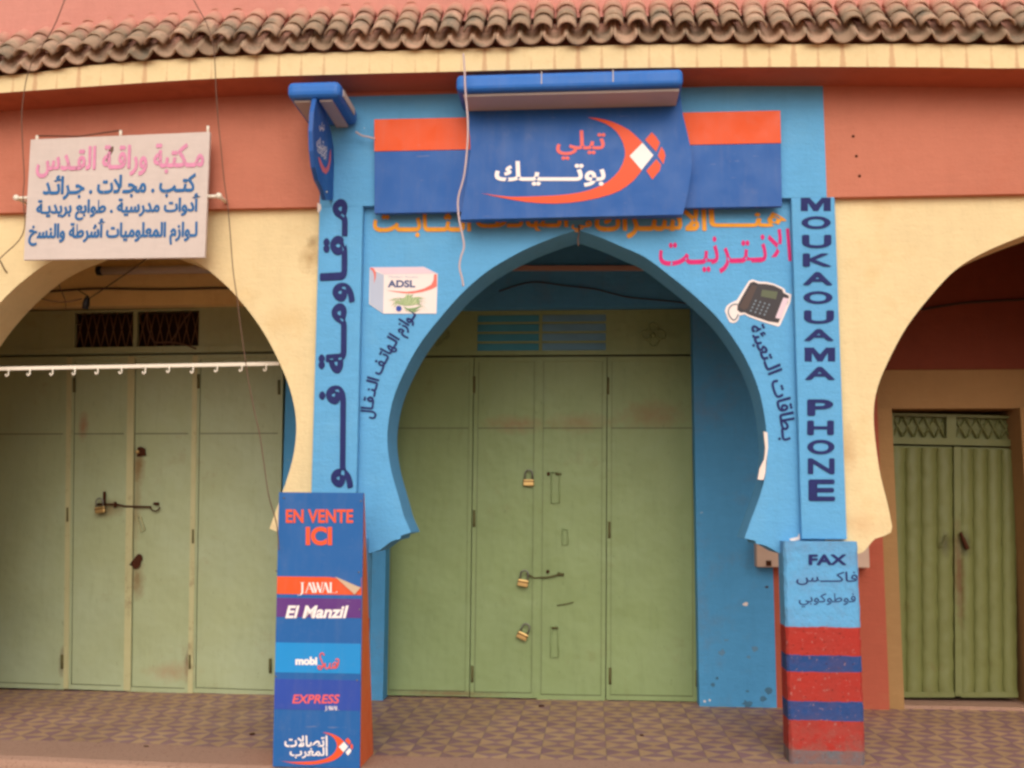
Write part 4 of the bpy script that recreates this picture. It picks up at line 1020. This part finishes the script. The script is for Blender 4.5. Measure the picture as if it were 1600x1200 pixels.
sp6('st_brown', ((690, 270), (780, 290), (620, 660), (560, 690), (480, 640), (540, 520)), .0052, 'handset')
sp6('st_olive', ((860, 350), (1120, 385), (1090, 510), (840, 460)), .0052, 'display')
sp6('st_lilac', ((1215, 480), (1305, 500), (1180, 840), (1080, 820)), .0052, 'side_card')
m = MB()
for r_ in range(4):
    for c_ in range(4):
        x, y = 745+c_*75-r_*26, 520+c_*22+r_*55
        m.flat([at(*zp(x+dx, y+dy), YB)+Vector((0, -.0054, 0)) for dx, dy in ((0, 0), (24, 5), (14, 32), (-10, 27))])
m.build('key_pad', 'st_cord', T6, fixn=False)
m = MB(); pc_ = smooth([at(*zp(x, y), YB)+Vector((0, -.006, 0)) for x, y in ((450, 590), (370, 600), (310, 660), (300, 740), (340, 820), (390, 855), (440, 815), (460, 760))], 5)
m.tube(pc_, .0042, 6); m.build('coiled_cord', 'st_cord', T6)

# ------------------------------------------------------------------ padlocks
def padlock(px, py, Y, rot, label, body='brass', k=1.0):
    p = at(px, py, Y)
    t = thing('padlock', label, 'padlock', (0, 0, 0), 'padlocks on the shutters')
    m = MB(); m.box(-.042*k, .042*k, -.014, .014, -.052*k, 0, .005); m.build('lock_body', body, t)
    m = MB(); m.box(-.043*k, .043*k, -.0145, .0145, -.022*k, -.013*k, .002); m.build('lock_band', 'rust', t)
    m = MB(); m.tube([Vector((-.03*k, 0, -.005)), Vector((-.03*k, 0, .045*k))]+[Vector((-.03*k*math.cos(a*math.pi/8), 0, .045*k+.03*k*math.sin(a*math.pi/8))) for a in range(1, 8)]+[Vector((.03*k, 0, .045*k)), Vector((.03*k, 0, -.005))], .0065*k, 8)
    m.build('shackle', 'steel', t)
    t.location = p; t.rotation_euler = (0, R(rot), 0); return t
padlock(826, 749, YD-.032, 1, 'upright shiny brass padlock, highest on the middle shutter')
padlock(818, 906, YD-.045, 10, 'tilted brass padlock hanging from the long bolt of the middle shutter')
padlock(818, 989, YD-.032, 24, 'strongly tilted brass padlock, lowest on the middle shutter')
padlock(156, 792, YD-.06, -8, 'rusty round-looking padlock on the bolt of the left shutter', 'brass', .95)

# ------------------------------------------------------------------ hook rail in the left arch
YH = 6.74
hl = at(-60, 577, YH); hr_ = at(436, 568, YH)
T7 = thing('hook_rail', 'white metal rail with a row of small hooks across the left arch', 'rail', (at(215, 573, YH)))
def rail_pt(px): t = (px+60)/496; return hl.lerp(hr_, t)
m = MB(); m.hexa([hl+Vector((0, 0, -.012)), hr_+Vector((0, 0, -.012)), hr_+Vector((0, 0, .012)), hl+Vector((0, 0, .012))], [p+Vector((0, .02, 0)) for p in (hl+Vector((0, 0, -.012)), hr_+Vector((0, 0, -.012)), hr_+Vector((0, 0, .012)), hl+Vector((0, 0, .012)))])
m.build('rail_bar', 'white', T7)
for px in (-56, -20, 16, 50, 86, 121, 157, 194, 231, 268, 305, 342, 380, 417):
    p = rail_pt(px)+Vector((0, -.006, -.008))
    m = MB(); k = random.uniform(.9, 1.1); m.tube([p, p+Vector((0, 0, -.036*k))]+[p+Vector((-.008+.008*math.cos(a*math.pi/5), -.004, -.036*k-.009*math.sin(a*math.pi/5))) for a in range(1, 6)]+[p+Vector((-.018, -.004, -.031*k))], .0052, 6)
    m.build('hook', 'white', T7)

# ------------------------------------------------------------------ fluorescent lamp, plug, meter box, cables
YL = YW-.07
a, b = at(156, 423, YL), at(345, 420, YL)
T8 = thing('lamp_fitting', 'long unlit tube lamp fitting high on the wall inside the left arch', 'lamp', (a+b)/2)
MB().tube([a, b], .035, 12).build('lamp_tube', 'grey_under', T8)
for e_ in (a, b): MB().tube([e_+Vector((-.022, 0, 0)), e_+Vector((.022, 0, 0))], .04, 12).build('end_cap', 'black', T8)
m = MB(); m.box(a.x, b.x, YL+.03, YW, a.z-.02, a.z+.03); m.build('lamp_back', 'ochre', T8)
def cable(name, label, pts, Y, r, mat, n=6):
    P = smooth([at(x, y, Y if not isinstance(Y, list) else Y[i]) for i, (x, y) in enumerate(pts)], n)
    return tag(MB().tube(P, r, 6).build(name, mat), label, 'cable')
def hang(pts, Y, r, mat, label): return cable('hanging_cable', label, pts, Y, r, mat)
hang([(112, -30), (101, 0), (84, 42), (62, 78), (52, 92), (46, 108), (40, 130), (35, 165), (34, 192), (36, 240), (38, 280), (36, 310), (39, 350), (30, 375), (4, 400), (-25, 430)], 6.02, .0032, 'cable', 'thin dark cable dropping from the eave past the left edge of the white signboard')
hang([(292, -30), (303, 0), (315, 22), (324, 40), (334, 75), (338, 147), (341, 190), (345, 228), (350, 280), (357, 332), (364, 420), (370, 462), (375, 503), (387, 587), (397, 640), (406, 681), (413, 728), (420, 775), (432, 818), (436, 860)], 6.02, .0034, 'cable', 'long thin cable hanging from the eave right of the white signboard down to the stand')
hang([(724, 84), (726, 110), (727, 140), (731, 190), (730, 230), (725, 275), (716, 310), (717, 340), (722, 365), (725, 385), (720, 402), (718, 418), (722, 435), (724, 447)], 5.99, .0065, 'cable_white', 'white cord hanging across the left end of the blue shop sign')
hang([(-20, 385), (0, 408), (10, 425), (33, 448), (60, 465), (95, 472), (128, 467)], [6.3, 6.4, 6.46, 6.7, 6.85, 6.9, 6.9], .0045, 'cable', 'sagging thin cable running into the left arch to the black plug')
hang([(232, 402), (205, 422), (170, 446), (140, 466)], [6.7, 6.75, 6.85, 6.9], .0045, 'cable_dark', 'thin cable slanting from the white signboard down to the black plug')
hang([(76, 408), (86, 430), (95, 452), (102, 470), (103, 482)], [6.78, 6.84, 7.0, 7.1, 7.1], .004, 'cable', 'short loose wire dangling at the left inside the left arch')
hang([(-30, 458), (60, 456), (150, 451), (250, 452), (345, 450), (420, 452)], YW-.015, .009, 'cable_dark', 'dark cable run along the wall above the left shutter')
p0, p1 = at(136, 467, 6.9), at(133, 483, 6.9)
T9 = thing('cable_plug', 'black plug on the end of a cable inside the left arch', 'plug', p1)
MB().tube([p0+(p0-p1)*.3, p0, p0.lerp(p1, .5), p1], [.008, .02, .026, .022], 10).build('plug_body', 'black', T9)
MB().tube([p0+(p0-p1)*.3, at(120, 452, 6.95)], .004, 6).build('plug_lead', 'cable_dark', T9)
bx = [at(1182, 886, YP-.1), at(1222, 848, YP-.1)]; x_r = at(1358, 880, YP-.1).x
T10 = thing('meter_box', 'beige metal box on the pier behind the striped pillar', 'box', ((bx[0].x+x_r)/2, YP-.05, bx[0].z))
MB().box(bx[0].x, x_r, YP-.12, YP, bx[0].z, bx[1].z+.03, .008).build('box_case', 'box', T10)
p = at(1201, 880, YP-.12); MB().box(p.x-.02, p.x+.02, YP-.13, YP-.119, p.z-.02, p.z+.02, .003).build('box_latch', 'rust', T10)
hang([(1440, 484), (1500, 474), (1560, 470), (1640, 466)], YW-.015, .009, 'cable_dark', 'dark cable along the dark red wall inside the right arch')
hang([(780, 455), (830, 441), (880, 446), (930, 452), (980, 464), (1040, 470), (1090, 476)], YW-.012, .005, 'cable_dark', 'dark cable sagging across the blue wall above the middle shutter')
hang([(904, 352), (905, 362), (903, 374), (904, 384)], 6.46, .005, 'cable', 'short cord end hanging over the tip of the blue arch')
hang([(556, 206), (566, 212), (576, 214), (586, 217)], 6.36, .006, 'cable_white', 'short white cord between blade sign and shop sign')
